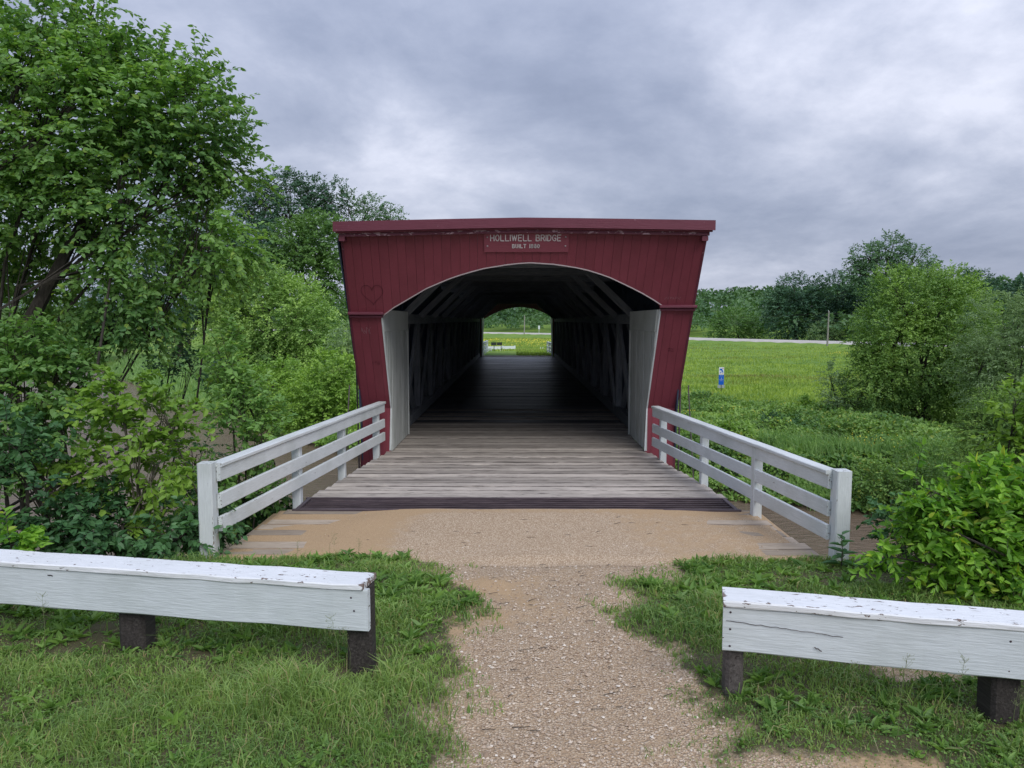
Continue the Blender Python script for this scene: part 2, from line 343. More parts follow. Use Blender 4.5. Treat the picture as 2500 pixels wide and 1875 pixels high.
def gravel_nodes(nt, vec, sandf):
    vor = N(nt, 'ShaderNodeTexVoronoi', {'Vector': vec, 'Scale': 62.}); vor2 = N(nt, 'ShaderNodeTexVoronoi', {'Vector': vec, 'Scale': 150.})
    stone = mixc(nt, N(nt, 'ShaderNodeSeparateColor', {0: vor.outputs['Color']}).outputs[0], (.44, .325, .215), (.70, .575, .43))
    stone = mixc(nt, ramp(nt, vor.outputs['Distance'], [(.35, (0, 0, 0)), (.62, (1, 1, 1))]), stone, (.37, .265, .175))
    fine = mixc(nt, N(nt, 'ShaderNodeSeparateColor', {0: vor2.outputs['Color']}).outputs[0], (.37, .25, .145), (.48, .345, .21))
    fine = mixc(nt, ramp(nt, noise(nt, vec, 300, 3), [(.62, (0, 0, 0)), (.7, (1, 1, 1))]), fine, (.12, .085, .06))
    c = mixc(nt, sandf, stone, fine)
    h = M_(nt, 'ADD', M_(nt, 'MULTIPLY', M_(nt, 'SUBTRACT', 1.0, vor.outputs['Distance']), M_(nt, 'SUBTRACT', 1.0, sandf)), M_(nt, 'MULTIPLY', noise(nt, vec, 40, 5), .5))
    return c, h
def groundmat():
    m, nt, b = newmat('ground'); t = N(nt, 'ShaderNodeNewGeometry'); pos = t.outputs['Position']
    ab = N(nt, 'ShaderNodeAttribute', attribute_name='bare').outputs['Fac']; asd = N(nt, 'ShaderNodeAttribute', attribute_name='sand').outputs['Fac']
    sf = ramp(nt, M_(nt, 'ADD', asd, M_(nt, 'MULTIPLY', M_(nt, 'SUBTRACT', noise(nt, pos, 9, 8, .7), .5), 2.2)), [(.2, (0, 0, 0)), (.85, (1, 1, 1))])
    gc, gh = gravel_nodes(nt, pos, sf)
    soil = mixc(nt, noise(nt, pos, 12, 5), (.045, .05, .022), (.12, .10, .06))
    sp = N(nt, 'ShaderNodeSeparateXYZ', {0: pos})
    stretch = N(nt, 'ShaderNodeMapping', {'Vector': pos, 'Scale': (1, 1.3, 1)}).outputs[0]
    fld = mixc(nt, ramp(nt, noise(nt, stretch, .12, 6, .62), [(.35, (0, 0, 0)), (.65, (1, 1, 1))]), (.13, .235, .04), (.26, .37, .055))
    fld = mixc(nt, ramp(nt, noise(nt, stretch, 1.7, 6, .65), [(.4, (0, 0, 0)), (.7, (1, 1, 1))]), fld, (.10, .19, .045))
    fld = mixc(nt, M_(nt, 'MULTIPLY', ramp(nt, noise(nt, stretch, .07, 3), [(.62, (0, 0, 0)), (.7, (1, 1, 1))]), .4), fld, (.25, .2, .09))
    under = (.035, .065, .02)
    hillf = ramp(nt, M_(nt, 'MULTIPLY', sp.outputs[2], .1), [(0., (0, 0, 0)), (.05, (1, 1, 1))])
    fld = mixc(nt, M_(nt, 'MULTIPLY', hillf, .8), fld, (.05, .09, .03))
    farf = ramp(nt, M_(nt, 'DIVIDE', sp.outputs[1], 100.), [(.40, (0, 0, 0)), (.46, (1, 1, 1))])
    c = mixc(nt, farf, soil, fld)
    bankf = ramp(nt, M_(nt, 'ADD', M_(nt, 'MULTIPLY', sp.outputs[2], -.2), 0.0), [(.09, (0, 0, 0)), (.16, (1, 1, 1))])
    c = mixc(nt, M_(nt, 'MULTIPLY', bankf, M_(nt, 'SUBTRACT', 1.0, farf)), c, under)
    mud = ramp(nt, M_(nt, 'MULTIPLY', sp.outputs[2], -.1), [(.466, (0, 0, 0)), (.486, (1, 1, 1))])
    c = mixc(nt, mud, c, (.10, .075, .05))
    bf = ramp(nt, M_(nt, 'ADD', ab, M_(nt, 'MULTIPLY', M_(nt, 'SUBTRACT', noise(nt, pos, 14, 5), .5), .8)), [(.3, (0, 0, 0)), (.6, (1, 1, 1))])
    c = mixc(nt, bf, c, gc)
    setc(nt, b, c); b.inputs['Roughness'].default_value = .9; b.inputs['Specular IOR Level'].default_value = .15
    bump(nt, b, M_(nt, 'ADD', M_(nt, 'MULTIPLY', gh, bf), noise(nt, pos, 3, 6)), .8, .02)
    return m
me.materials.append(groundmat())
tag(obj('ground', me), kind='structure')
# river
def watermat():
    m, nt, b = newmat('muddy_water'); pos = N(nt, 'ShaderNodeNewGeometry').outputs['Position']
    st = N(nt, 'ShaderNodeMapping', {'Vector': pos, 'Scale': (.5, 1.6, 1), 'Rotation': (0, 0, R(-32))}).outputs[0]
    r1 = noise(nt, st, 2.2, 7, .62, .8); r2 = noise(nt, st, .16, 4)
    setc(nt, b, mixc(nt, r2, (.155, .112, .076), (.215, .16, .112)))
    b.inputs['Roughness'].default_value = .16; b.inputs['IOR'].default_value = 1.33; b.inputs['Specular IOR Level'].default_value = .5
    bump(nt, b, r1, .8, .3); return m
xs = np.linspace(-300, 120, 2); ys = np.linspace(-90, 280, 2)
obj_w = obj('river', npmesh('river', [(-300, -90, -5), (200, -90, -5), (200, 280, -5), (-300, 280, -5)], [np.array([[0, 1, 2, 3]])], watermat()))
tag(obj_w, kind='structure')
# road
V = []; Q = []
pts = []
for a, b_ in zip(ROAD[:-1], ROAD[1:]):
    for t in np.linspace(0, 1, 12, endpoint=False): pts.append(a+(b_-a)*t)
pts.append(ROAD[-1]); pts = np.array(pts); d = np.gradient(pts, axis=0); d = nrm(d); nn = np.column_stack([-d[:, 1], d[:, 0]])
A = Acc()
for o0, o1, z0, z1 in ((-4.2, 4.2, -2.3, -2.3), (-5.0, -4.2, -2.85, -2.3), (4.2, 5.0, -2.3, -2.85)):
    v = np.concatenate([np.column_stack([pts+nn*o0, np.full(len(pts), z0)]), np.column_stack([pts+nn*o1, np.full(len(pts), z1)])])
    i = np.arange(len(pts)-1); A.add(v, np.column_stack([i, i+1, i+1+len(pts), i+len(pts)]))
def roadmat():
    m, nt, b = newmat('pale_road'); pos = N(nt, 'ShaderNodeNewGeometry').outputs['Position']
    setc(nt, b, mixc(nt, noise(nt, pos, .5, 6), (.40, .37, .34), (.62, .59, .55))); b.inputs['Roughness'].default_value = .85; return m
tag(obj('road', A.mesh('road', roadmat())), kind='structure')
# ------------------------------------------------------------------ covered bridge
YB, ZK, SL, ZT, SLOPE = 14.62, .85, .577, 4.02, math.atan(.577)
def yprof(z): return YB-(SL*(z-ZK) if z > ZK else 0)
def skew(z): return float(np.interp(z, [0, .85, 2.7, 4.0], [.0, .03, .055, .10]))
ARCH = [(-2.47, 2.60), (-2.388, 2.696), (-2.179, 2.81), (-1.631, 3.113), (-1.169, 3.298), (-.683, 3.433), (-.204, 3.507), (.111, 3.535), (.588, 3.506), (1.068, 3.433), (1.491, 3.311), (1.889, 3.14), (2.227, 2.983), (2.541, 2.80)]
_ax = np.array([a[0] for a in ARCH]); _az = np.array([a[1] for a in ARCH])
from numpy.polynomial import polynomial as Pn
def zarch(x): return float(np.interp(x, _ax, _az))
bridge = empty('covered_bridge', (0, 14.6, 0))
tag(bridge, 'dark red wooden covered bridge with arched portal leaning forward', 'covered bridge')
def facmesh(rows, th=.028, off=0., mirror=False, nz=None):
    """board from rows of ((xl,zl),(xr,zr)), laid on the leaning portal surface"""
    V = []
    for (xl, zl), (xr, zr) in rows:
        for x, z in ((xl, zl), (xr, zr)):
            V.append((x+skew(z), yprof(z)+off, z))
    for (xl, zl), (xr, zr) in rows:
        for x, z in ((xl, zl), (xr, zr)):
            V.append((x+skew(z), yprof(z)+off+th, z+(.3*th if z > ZK else 0)))
    V = np.array(V); n = len(rows); F = []
    for i in range(n-1):
        a = 2*i; F.append((a, a+1, a+3, a+2)); b = a+2*n; F.append((b, b+2, b+3, b+1))
        F.append((a, a+2, b+2, b)); F.append((a+1, b+1, b+3, a+3))
    F.append((0, 2*n, 2*n+1, 1)); t = 2*(n-1); F.append((t, t+1, t+1+2*n, t+2*n))
    F = np.array(F)
    if mirror: V[:, 1] = 69.62-V[:, 1]; F = F[:, ::-1]
    V[:, 1] -= 14.6
    return V, F
def facobj(name, rows, mat, mirror=False, th=.028, off=0.):
    V, F = facmesh(rows, th, off, mirror); return obj(name, npmesh(name, V, F, mat), bridge)
def portal(mirror):
    nb = 40; xe = np.linspace(-3.02, 3.06, nb+1)
    for i in range(nb):
        if i not in (0, nb-1): xe[i] += random.uniform(-.012, .012)
    for i in range(nb):
        xl, xr = xe[i]+.0018, xe[i+1]-.0018; off = random.uniform(-.003, .003)
        mid = (xl+xr)/2
        if mid < -2.44 or mid > 2.52:
            zled = 2.64 if mid < 0 else 2.76
            xr2 = xr if mid > 0 else min(xr, -2.47); xl2 = xl if mid < 0 else max(xl, 2.50)
            zs = [-.55, .4, ZK, ZK+.06, 1.6, zled]
            facobj('pier_board', [((xl2, z), (xr2, z)) for z in zs], RED, mirror, off=off)
            zb = zled+.06
            facobj('portal_board', [((xl, z), (xr, z)) for z in (zb, 3.3, ZT)], RED, mirror, off=off)
        else:
            rows = [((xl, zarch(xl)), (xr, zarch(xr)))]+[((xl, z), (xr, z)) for z in (max(zarch(xl), zarch(xr))+.02, 3.85, ZT) if z >= max(zarch(xl), zarch(xr))]
            facobj('portal_board', rows, RED, mirror, off=off)
    # ledges on the two piers
    for x0, x1, z in ((-3.05, -2.42, 2.67), (2.47, 3.12, 2.79)):
        s = skew(z); y = yprof(z)-.035; y = 69.62-y if mirror else y
        beam('ledge', (x0+s, y, z), (x1+s, y, z), .10, .06, RED_TRIM, bridge, 2, .015, .002)
        y2 = yprof(z)-.012; y2 = 69.62-y2 if mirror else y2
        beam('ledge_moulding', (x0+s+.02, y2, z-.055), (x1+s-.02, y2, z-.055), .05, .04, RED_TRIM, bridge, 1, .012)
    # pale edge strip under the arch
    rows = []
    xs = np.linspace(-2.44, 2.54, 26)
    V = []; F = []
    for x in xs:
        z = zarch(x); s = skew(z)
        for dz, dy in ((-.012, -.006), (.006, -.006), (.006, .06), (-.012, .06)): V.append((x+s, yprof(z)+dy, z+dz))
    for i in range(len(xs)-1):
        for k in range(4): F.append((i*4+k, (i+1)*4+k, (i+1)*4+(k+1) % 4, i*4+(k+1) % 4))
    V = np.array(V); F = np.array(F)
    if mirror: V[:, 1] = 69.62-V[:, 1]; F = F[:, ::-1]
    V[:, 1] -= 14.6
    obj('arch_trim', npmesh('arch_trim', V, F, TRIMP), bridge)
    # corner trim along inner edges of piers and outer battens
    for sx_, x in ((-1, -2.465), (1, 2.50)):
        zt = 2.62 if sx_ < 0 else 2.74
        zs = [.02, .45, .75, ZK, ZK+.08, 1.7, zt]
        facobj('corner_trim', [((x-.012, z), (x+.012, z)) for z in zs], WHITE, mirror, th=.05, off=-.012)
    for x in (-3.03, 3.07):
        facobj('corner_board', [((x-.02, z), (x+.02, z)) for z in (-.55, .4, ZK, ZK+.06, 2.6, 3.3, ZT-.02)], RED_TRIM, mirror, th=.10, off=-.006)
    # fascia: two stepped mouldings under a very flat gable
    def fas(name, z0, z1, xl, xr, y, th, mat):
        n = 9; V = []; F = []
        for i in range(n):
            t = i/(n-1); x = xl+(xr-xl)*t; rise = .055*(1-abs(2*t-1)**1.15)+.018*t
            for zz_, dy in ((z0, 0), (z1, 0), (z1, th), (z0, th)): V.append((x, y+dy, zz_+rise))
        for i in range(n-1):
            for k in range(4): F.append((i*4+k, (i+1)*4+k, (i+1)*4+(k+1) % 4, i*4+(k+1) % 4))
        F += [(0, 1, 2, 3), ((n-1)*4+3, (n-1)*4+2, (n-1)*4+1, (n-1)*4)]
        V = np.array(V, float); F = np.array(F)[:, ::-1]
        if mirror: V[:, 1] = 69.62-V[:, 1]; F = F[:, ::-1]
        V[:, 1] -= 14.6
        obj(name, npmesh(name, V, F, mat), bridge)
    fas('fascia_board', 4.005, 4.165, -3.02, 3.26, 12.60, .035, RED_TRIM)
    fas('fascia_moulding', 3.985, 4.02, -2.99, 3.23, 12.655, .06, RED)
    fas('lower_moulding', 3.93, 3.985, -2.95, 3.19, 12.70, .06, RED_PEEL)
    for x, in ((-2.90,), (3.12,)):
        y0, y1 = 12.70, 12.92
        if mirror: y0, y1 = 69.62-y1, 69.62-y0
        beam('eave_bracket', (x, y0, 3.90), (x, y1, 3.90), .10, .08, RED_TRIM, bridge, 1, .01)
portal(False); portal(True)
# jambs: white boards between the leaning portal and the upright frame behind it
def jamb(side, mirror):
    x = -2.45 if side < 0 else 2.49; yend = 16.78; top = 2.34; ht = 2.74
    def put(name, poly, th=.025, off=0.):
        V = [(x+side*0+off*-side, a, b) for a, b in poly]+[(x+side*th+off*-side, a, b) for a, b in poly]
        n = len(poly); F = [tuple(range(n)), tuple(range(2*n-1, n-1, -1))]; Sq = [(i, (i+1) % n, (i+1) % n+n, i+n) for i in range(n)]
        V = np.array(V, float); V[:, 0] += .03
        Fc = np.array(F); Sq = np.array(Sq)
        if mirror: V[:, 1] = 69.62-V[:, 1]
        V[:, 1] -= 14.6
        m_ = npmesh(name, V, [Fc, Sq], JAMB); obj(name, m_, bridge)
    zl = lambda y: ZK+(YB-y)/SL if y < YB else 0.0
    ys = np.arange(13.0, yend-.05, .155); ys = np.append(ys[ys < yend-.1], yend)
    ys = [y for y in ys if y > YB-SL*(top-ZK)-.1]
    ys[0] = YB-SL*(top-ZK)+.012
    for a, b in zip(ys[:-1], ys[1:]):
        g = .005; a += g; b -= g
        za, zb = zl(a), zl(b)
        poly = [(a, max(za, .015)), (b, max(zb, .015)), (b, top), (a, top)]
        if a < YB < b: poly = [(a, za), (YB, ZK), (YB, .015), (b, .015), (b, top), (a, top)]
        if abs(a-(YB-SL*(top-ZK)+.015)) < .02: poly = [(b, zb), (b, top), (a, top)] if zb < top else poly
        put('jamb_board', poly, off=random.uniform(-.006, .006))
    yt0 = YB-SL*(top-ZK)+.03; yt1 = YB-SL*(ht-ZK)+.03
    put('jamb_header', [(yt0, top+.004), (yend+.03, top+.004), (yend+.03, ht), (yt1, ht)], th=.05, off=.02)
    m = (lambda y: 69.62-y) if mirror else (lambda y: y)
    beam('jamb_trim', (x+.03, m(yend+.03), .01), (x+.03, m(yend+.03), top), .05, .05, JAMB, bridge, 1, .006, up=(0, 1, 0))
for mir in (False, True):
    jamb(-1, mir); jamb(1, mir)
# deck planks
def hw(y): return float(np.interp(y, [8.1, 10.15, 14.4, 14.75, 14.8], [3.28, 3.08, 2.56, 2.52, 2.52]))
def plankobj(y, wd, hl, z=0., mat=PLANK, me=None, jx=.03):
    if me is None:
        V, F = boxmesh(2*hl, wd, .07, 8, .011, .007)
        # ends trimmed along the flare
        me = npmesh('deck_plank', V, F, mat)
    o = obj('deck_plank', me)
    m = Matrix.Translation((random.uniform(-jx, jx)+.02, y, z-.035+random.uniform(-.005, .004))) @ Matrix.Rotation(random.uniform(-.0012, .0012), 4, 'Z') @ Matrix.Rotation(random.uniform(-.012, .012), 4, 'X')
    return place(o, bridge, m)
y = 8.10
while y < 9.98:
    wd = random.uniform(.22, .29); plankobj(y+wd/2, wd-.008, hw(y)+.02, -.01, PLANK_DUST); y += wd
y = 10.74
while y < 14.78:
    wd = random.uniform(.20, .30); plankobj(y+wd/2, wd-random.uniform(.014, .036), hw(y+wd/2)); y += wd
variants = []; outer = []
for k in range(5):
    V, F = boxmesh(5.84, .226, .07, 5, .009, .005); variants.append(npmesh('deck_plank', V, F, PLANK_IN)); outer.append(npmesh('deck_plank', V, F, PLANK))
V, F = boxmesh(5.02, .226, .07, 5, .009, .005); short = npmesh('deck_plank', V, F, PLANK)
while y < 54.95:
    me_ = short if (y < 16.9 or y > 52.8) else random.choice(outer if (y < 20.2+random.uniform(-3.2, 3.2)) else variants)  # planks in the shade-darkened colour gradually take over past the mouth
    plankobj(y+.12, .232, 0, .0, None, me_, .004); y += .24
# deck frame below, gap with steel bars (expansion joint)
for x in (-2.3, -1.15, 0, 1.15, 2.3):
    beam('deck_stringer', (x, 8.12, -.22), (x, 55, -.22), .14, .28, POST, bridge)
for sgn in (-1, 1):
    beam('edge_stringer', (sgn*3.16, 8.1, -.21), (sgn*2.46, 14.5, -.21), .12, .26, GREYPOST, bridge)
for yy in (10.03, 10.70):
    beam('joint_angle', (-3.02, yy, -.012), (3.02, yy, -.012), .05, .05, STEEL, bridge, 8, .004, .003)
for k in range(5):
    yy = 10.13+k*.116
    beam('joint_bar', (-2.93, yy, -.022), (2.93, yy, -.022), .026, .05, STEEL, bridge, 12, .004, .004)
for sgn in (-1, 1):
    beam('joint_end', (sgn*2.97, 10.03, -.02), (sgn*2.97, 10.70, -.02), .06, .06, STEEL, bridge, 1)
beam('joint_bed', (-3.0, 10.37, -.16), (3.0, 10.37, -.16), .62, .05, POST, bridge, 1)
# trusses, braces, ties
frames = np.arange(16.95, 53.2, 3.0)
for sgn in (-1, 1):
    X0 = .04+sgn*2.68
    for z, hh in ((.16, .26), (2.58, .24)):
        beam('chord', (X0, 16.9, z), (X0, 52.8, z), .22, hh, TIMBER, bridge, 12, .01, .004)
    for i, yy in enumerate(frames):
        beam('truss_post', (X0-sgn*.02, yy, .29), (X0-sgn*.02, yy, 2.46), .16, .20, TIMBER, bridge, 2, .01, .004, up=(0, 1, 0))
        if yy+3 < 54:
            beam('truss_diagonal', (X0-sgn*.07, yy+.25, .2), (X0-sgn*.07, yy+2.75, 2.5), .08, .26, TIMBER, bridge, 2, .01, .004)
            beam('truss_diagonal', (X0+sgn*.05, yy+2.75, .2), (X0+sgn*.05, yy+.25, 2.5), .08, .26, TIMBER, bridge, 2, .01, .004)
            beam('counter_brace', (X0-sgn*.02, yy+.1, 1.9), (X0-sgn*.02, yy+1.5, 2.46), .07, .12, TIMBER, bridge, 1, .01)
for yy in frames:
    beam('tie_beam', (-2.85, yy, 3.80), (2.93, yy, 3.80), .16, .18, TIMBER, bridge, 3, .01, .004)
    for sgn in (-1, 1):
        beam('knee_brace', (.04+sgn*2.55, yy, 2.66), (.04+sgn*1.42, yy, 3.74), .14, .15, TIMBER, bridge, 1, .01)
    beam('rafter', (-3.0, yy+1.5, 3.95), (3.1, yy+1.5, 3.95), .1, .12, TIMBER, bridge, 1)
# side walls of upright boards: visible one by one only as dark strips, so each side is one part
for sgn in (-1, 1):
    A = Acc(); yy = 12.9; k = 0
    while yy < 56.7:
        wb = .29; V, F = boxmesh(1, .02, .3)
        ym = yy+wb/2; edge = min(yprof(0), 14.6)
        yy_l = max(ym, 12.9)
        zbf = lambda q: (-.5 if min(q, 69.62-q) > 14.62 else ZK+(YB-min(q, 69.62-q))/SL)+.03
        zt = 3.93; z0_, z1_ = min(zbf(yy), zt), min(zbf(yy+wb), zt)
        if zt-min(z0_, z1_) > .02:
            xw = .04+sgn*3.045+random.uniform(-.006, .006)
            V = np.array([(xw+a, yy+b, c) for a in (-.012, .012) for b in (.004, wb-.004) for c in ((z0_ if b < .1 else z1_), zt)]); V[:, 1] -= 14.6
            A.add(V, np.array([(0, 1, 3, 2), (4, 6, 7, 5), (0, 4, 5, 1), (2, 3, 7, 6), (0, 2, 6, 4), (1, 5, 7, 3)]))
        yy += wb+random.uniform(0, .012)
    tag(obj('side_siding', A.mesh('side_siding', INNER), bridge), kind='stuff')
    beam('wall_girt', (.04+sgn*2.98, 15, 1.3), (.04+sgn*2.98, 54.6, 1.3), .05, .15, TIMBER, bridge, 1)
# roof deck
A = Acc(); 
for (xa, za, xb, zb) in ((-3.0, 4.06, .13, 4.14), (.13, 4.14, 3.24, 4.07)):
    V = np.array([(xa, 12.64, za), (xb, 12.64, zb), (xb, 57.0, zb), (xa, 57.0, za), (xa, 12.64, za+.06), (xb, 12.64, zb+.06), (xb, 57.0, zb+.06), (xa, 57.0, za+.06)]); V[:, 1] -= 14.6
    A.add(V, np.array([(0, 3, 2, 1), (4, 5, 6, 7), (0, 1, 5, 4), (2, 3, 7, 6), (0, 4, 7, 3), (1, 2, 6, 5)]))
obj('roof', A.mesh('roof', TIMBER), bridge)
# tension rods beside the portal
for sgn in (-1, 1):
    V, F = tube([(sgn*3.14+.04, 14.0, 1.35), (sgn*3.12+.04, 13.3, -.45)], .012, 6); V[:, 1] -= 14.6
    obj('tie_rod', npmesh('tie_rod', V, F, STEEL, True), bridge)
    V, F = tube([(sgn*3.18+.04, 14.8, 2.2), (sgn*3.10+.04, 14.55, -.45)], .018, 6); V[:, 1] -= 14.6
    obj('tie_rod', npmesh('tie_rod', V, F, STEEL, True), bridge)
# name board with routed letters
GL = {'H': [[(0, 0), (0, 1)], [(.6, 0), (.6, 1)], [(0, .5), (.6, .5)]], 'L': [[(0, 1), (0, 0), (.55, 0)]], 'I': [[(0, 0), (0, 1)]],
      'W': [[(0, 1), (.22, 0), (.42, .95), (.62, 0), (.84, 1)]], 'E': [[(.55, 0), (0, 0), (0, 1), (.58, 1)], [(0, .52), (.48, .52)]],
      'O': [[(.3+.3*math.cos(t), .5+.5*math.sin(t)) for t in np.linspace(0, 2*math.pi, 15)]],
      'B': [[(0, 0), (0, 1), (.34, 1), (.5, .9), (.5, .62), (.34, .52), (0, .52)], [(.34, .52), (.56, .42), (.58, .12), (.4, 0), (0, 0)]],
      'R': [[(0, 0), (0, 1), (.36, 1), (.54, .88), (.54, .6), (.36, .5), (0, .5)], [(.3, .5), (.58, 0)]],
      'D': [[(0, 0), (0, 1), (.3, 1), (.52, .85), (.58, .5), (.52, .15), (.3, 0), (0, 0)]],
      'G': [[(.56, .82), (.45, .97), (.28, 1), (.1, .9), (0, .65), (0, .35), (.1, .1), (.28, 0), (.45, .03), (.56, .18), (.56, .45), (.34, .45)]],
      'U': [[(0, 1), (0, .25), (.12, .04), (.3, 0), (.48, .04), (.6, .25), (.6, 1)]], 'T': [[(0, 1), (.6, 1)], [(.3, 1), (.3, 0)]],
      '1': [[(0, 0), (0, 1)]], '0': [[(.27+.27*math.cos(t), .5+.5*math.sin(t)) for t in np.linspace(0, 2*math.pi, 13)]],
      '8': [[(.26+.22*math.cos(t), .77+.23*math.sin(t)) for t in np.linspace(0, 2*math.pi, 11)], [(.26+.27*math.cos(t), .27+.27*math.sin(t)) for t in np.linspace(0, 2*math.pi, 12)]]}
def ribbon(A, pts, wd, th=.004, z0=0.):
    for p, q in zip(pts[:-1], pts[1:]):
        p, q = np.array(p, float), np.array(q, float); d = q-p; L = np.hypot(*d)
        if L < 1e-6: continue
        d /= L; n = np.array([-d[1], d[0]])*wd/2; p = p-d*wd*.4; q = q+d*wd*.4
        c = [p-n, q-n, q+n, p+n]
        V = np.array([(a, b, z0) for a, b in c]+[(a, b, z0+th) for a, b in c])
        A.add(V, np.array([(0, 3, 2, 1), (4, 5, 6, 7), (0, 1, 5, 4), (1, 2, 6, 5), (2, 3, 7, 6), (3, 0, 4, 7)]))
def text(A, s, x0, y0, h, sp, wd):
    x = x0
    for ch in s:
        if ch == ' ': x += h*sp*2.0; continue
        wch = max(p[0] for st in GL[ch] for p in st)
        if A is None: B_ = Acc()
        else: B_ = A
        for st in GL[ch]: ribbon(B_, [(x+a*h*.92, y0+b*h) for a, b in st], wd, z0=.0175)
        if A is None: obj('letter', B_.mesh('letter', LETTER), nb_o)
        x += (wch*.92+sp)*h
    return x
def portal_matrix(x, z, off=0.):
    X_ = Vector((1, 0, 0)); S_ = Vector((0, -SL, 1)).normalized(); n = X_.cross(S_)
    m = Matrix((X_, S_, n)).transposed().to_4x4(); m.translation = Vector((x, yprof(z), z))+n*off; return m
nbm = portal_matrix(.166, 3.872, .012)
V, F = boxmesh(1.42, .375, .03, 1, .004)
NAMEB = painted('name_board_paint', (.30, .075, .105), (.5, .3, .33), chip_thr=.78, grain=(1.2, 10, 10))
nb_o = obj('name_board', npmesh('name_board', V, F, NAMEB)); place(nb_o, bridge, nbm)
nb_o['label'] = 'red name board with white routed lettering'
s1 = 'HOLLIWELL BRIDGE'; e = text(Acc(), s1, 0, 0, .105, .22, .01)
text(None, s1, -.60, .022, .105, .22+(1.20-e)/(.105*17), .0135)
e2 = text(Acc(), 'BUILT 1880', 0, 0, .06, .30, .01); text(None, 'BUILT 1880', -.235, -.105, .062, .30+(.46-e2)/(.06*11), .013)
for bx_ in (-.655, .655):
    for by_ in (-.075, .09):
        V = [(bx_, by_, .028)]; n = 10
        for r_, z_ in ((.011, .024), (.016, .015)): V += [(bx_+r_*math.cos(t), by_+r_*math.sin(t), z_) for t in np.linspace(0, 2*math.pi, n, endpoint=False)]
        F3 = [(0, 1+i, 1+(i+1) % n) for i in range(n)]; F4 = [(1+i, 1+n+i, 1+n+(i+1) % n, 1+(i+1) % n) for i in range(n)]
        obj('bolt', npmesh('bolt', V, [np.array(F3), np.array(F4)], BOLTM, True), nb_o)
# carved heart and scratched marks on the portal
def on_portal(name, strokes, x, z, wd, mat, off=.006):
    A = Acc()
    for s in strokes: ribbon(A, s, wd, .0015)
    o = obj(name, A.mesh(name, mat)); place(o, bridge, portal_matrix(x, z, off)); return o
h = [(.2*math.sin(t)**3*1.0, (.165*math.cos(t)-.065*math.cos(2*t)-.03*math.cos(3*t)-.012*math.cos(4*t))) for t in np.linspace(0, 2*math.pi, 40)]
on_portal('carved_heart', [[(a*.95, b*1.05) for a, b in h]], -2.53, 3.02, .0075, CARVE)
def squig(w_, h_, n, seed):
    r = random.Random(seed); return [[(i/n*w_+r.uniform(-.01, .01), r.uniform(0, h_)) for i in range(j, min(j+4, n))] for j in range(0, n, 4)]
on_portal('scratched_marks', squig(.30, .055, 26, 4), 2.60, 2.92, .0045, SCRATCH)
on_portal('scratched_marks', squig(.18, .16, 18, 9), -2.80, 2.30, .005, SCRATCH)
on_portal('scratched_marks', squig(.15, .10, 16, 12), -2.68, 1.72, .004, CARVE)
on_portal('carved_marks', squig(.11, .03, 12, 2)+[[(a, b-.05) for a, b in s] for s in squig(.11, .03, 12, 6)], 2.78, 2.02, .006, CARVE)
# marker scribble on the left jamb
A = Acc()
r_ = random.Random(5)
for i in range(11):
    y0 = -.03+.05*(i % 2); z0 = 1.88-.035*i; p = [(y0+j*.012, z0+r_.uniform(-.012, .012)) for j in range(4)]
    for a, b in zip(p[:-1], p[1:]):
        V = np.array([(0, a[0], a[1]-.004), (0, b[0], b[1]-.004), (0, b[0], b[1]+.004), (0, a[0], a[1]+.004)]); A.add(V, np.array([(0, 1, 2, 3)]))
obj('marker_scribble', A.mesh('marker_scribble', INK), bridge, (-2.412, .62, 0))
# ------------------------------------------------------------------ railings
def railing(name, label, group, near, far, posts, side, zn, zf, near_post, mat=WHITE, pz=-.3):
    t = empty(name, (near[0], near[1], 0)); tag(t, label, 'railing', group)
    nx_, ny_ = near; fx, fy = far
    dv = Vector((fx-nx_, fy-ny_, 0)); L = dv.length; u = dv/L; out = Vector((side*abs(u.y), -side*u.x*(1 if u.y > 0 else -1), 0))
    P0 = Vector((nx_, ny_, 0)); P1 = Vector((fx, fy, 0))
    for h_, wd_ in ((.885, .155), (.59, .165), (.335, .165)):
        a = P0+Vector((0, 0, h_+zn)); b = P1+Vector((0, 0, h_+zf))
        o = beam('rail_board', a, b, .045, wd_, mat, t, 6, .006, .003)
    a = P0+out*.03+Vector((0, 0, .987+zn)); b = P1+out*.03+Vector((0, 0, .987+zf))
    beam('cap_rail', a, b, .15, .045, mat, t, 8, .008, .002)
    for (pxx, pyy) in posts:
        beam('post', (pxx, pyy, pz), (pxx, pyy, .955+zn+(zf-zn)*(pyy-ny_)/(fy-ny_)), .115, .13, mat, t, 2, .008, .002, up=(0, 1, 0))
    if near_post:
        pxx, pyy = near_post
        beam('end_post', (pxx, pyy, pz), (pxx, pyy, 1.02+zn), .16, .17, mat, t, 3, .012, .002, up=(0, 1, 0))
    return t
railing('wooden_railing', 'white three-board railing left of the deck, in front of the river trees', 'white railings flanking the bridge', (-3.235, 8.10), (-2.535, 14.36),
        [(-3.06, 10.42), (-2.86, 12.25), (-2.64, 14.12)], -1, 0, 0, (-3.345, 8.07))
railing('wooden_railing', 'white three-board railing right of the deck, with the broad-leaved weed at its end post', 'white railings flanking the bridge', (3.36, 8.03), (2.575, 14.16),
        [(3.16, 9.85), (2.94, 11.75), (2.68, 13.75)], 1, -.06, -.06, (3.465, 7.99))
railing('wooden_railing', 'distant white railing end seen at the left edge of the far bridge opening', 'white railings flanking the bridge', (-2.55, 55.4), (-2.34, 61.8), [(-2.5, 57.3), (-2.42, 59.4), (-2.37, 61.7)], -1, -.1, -.1, None)
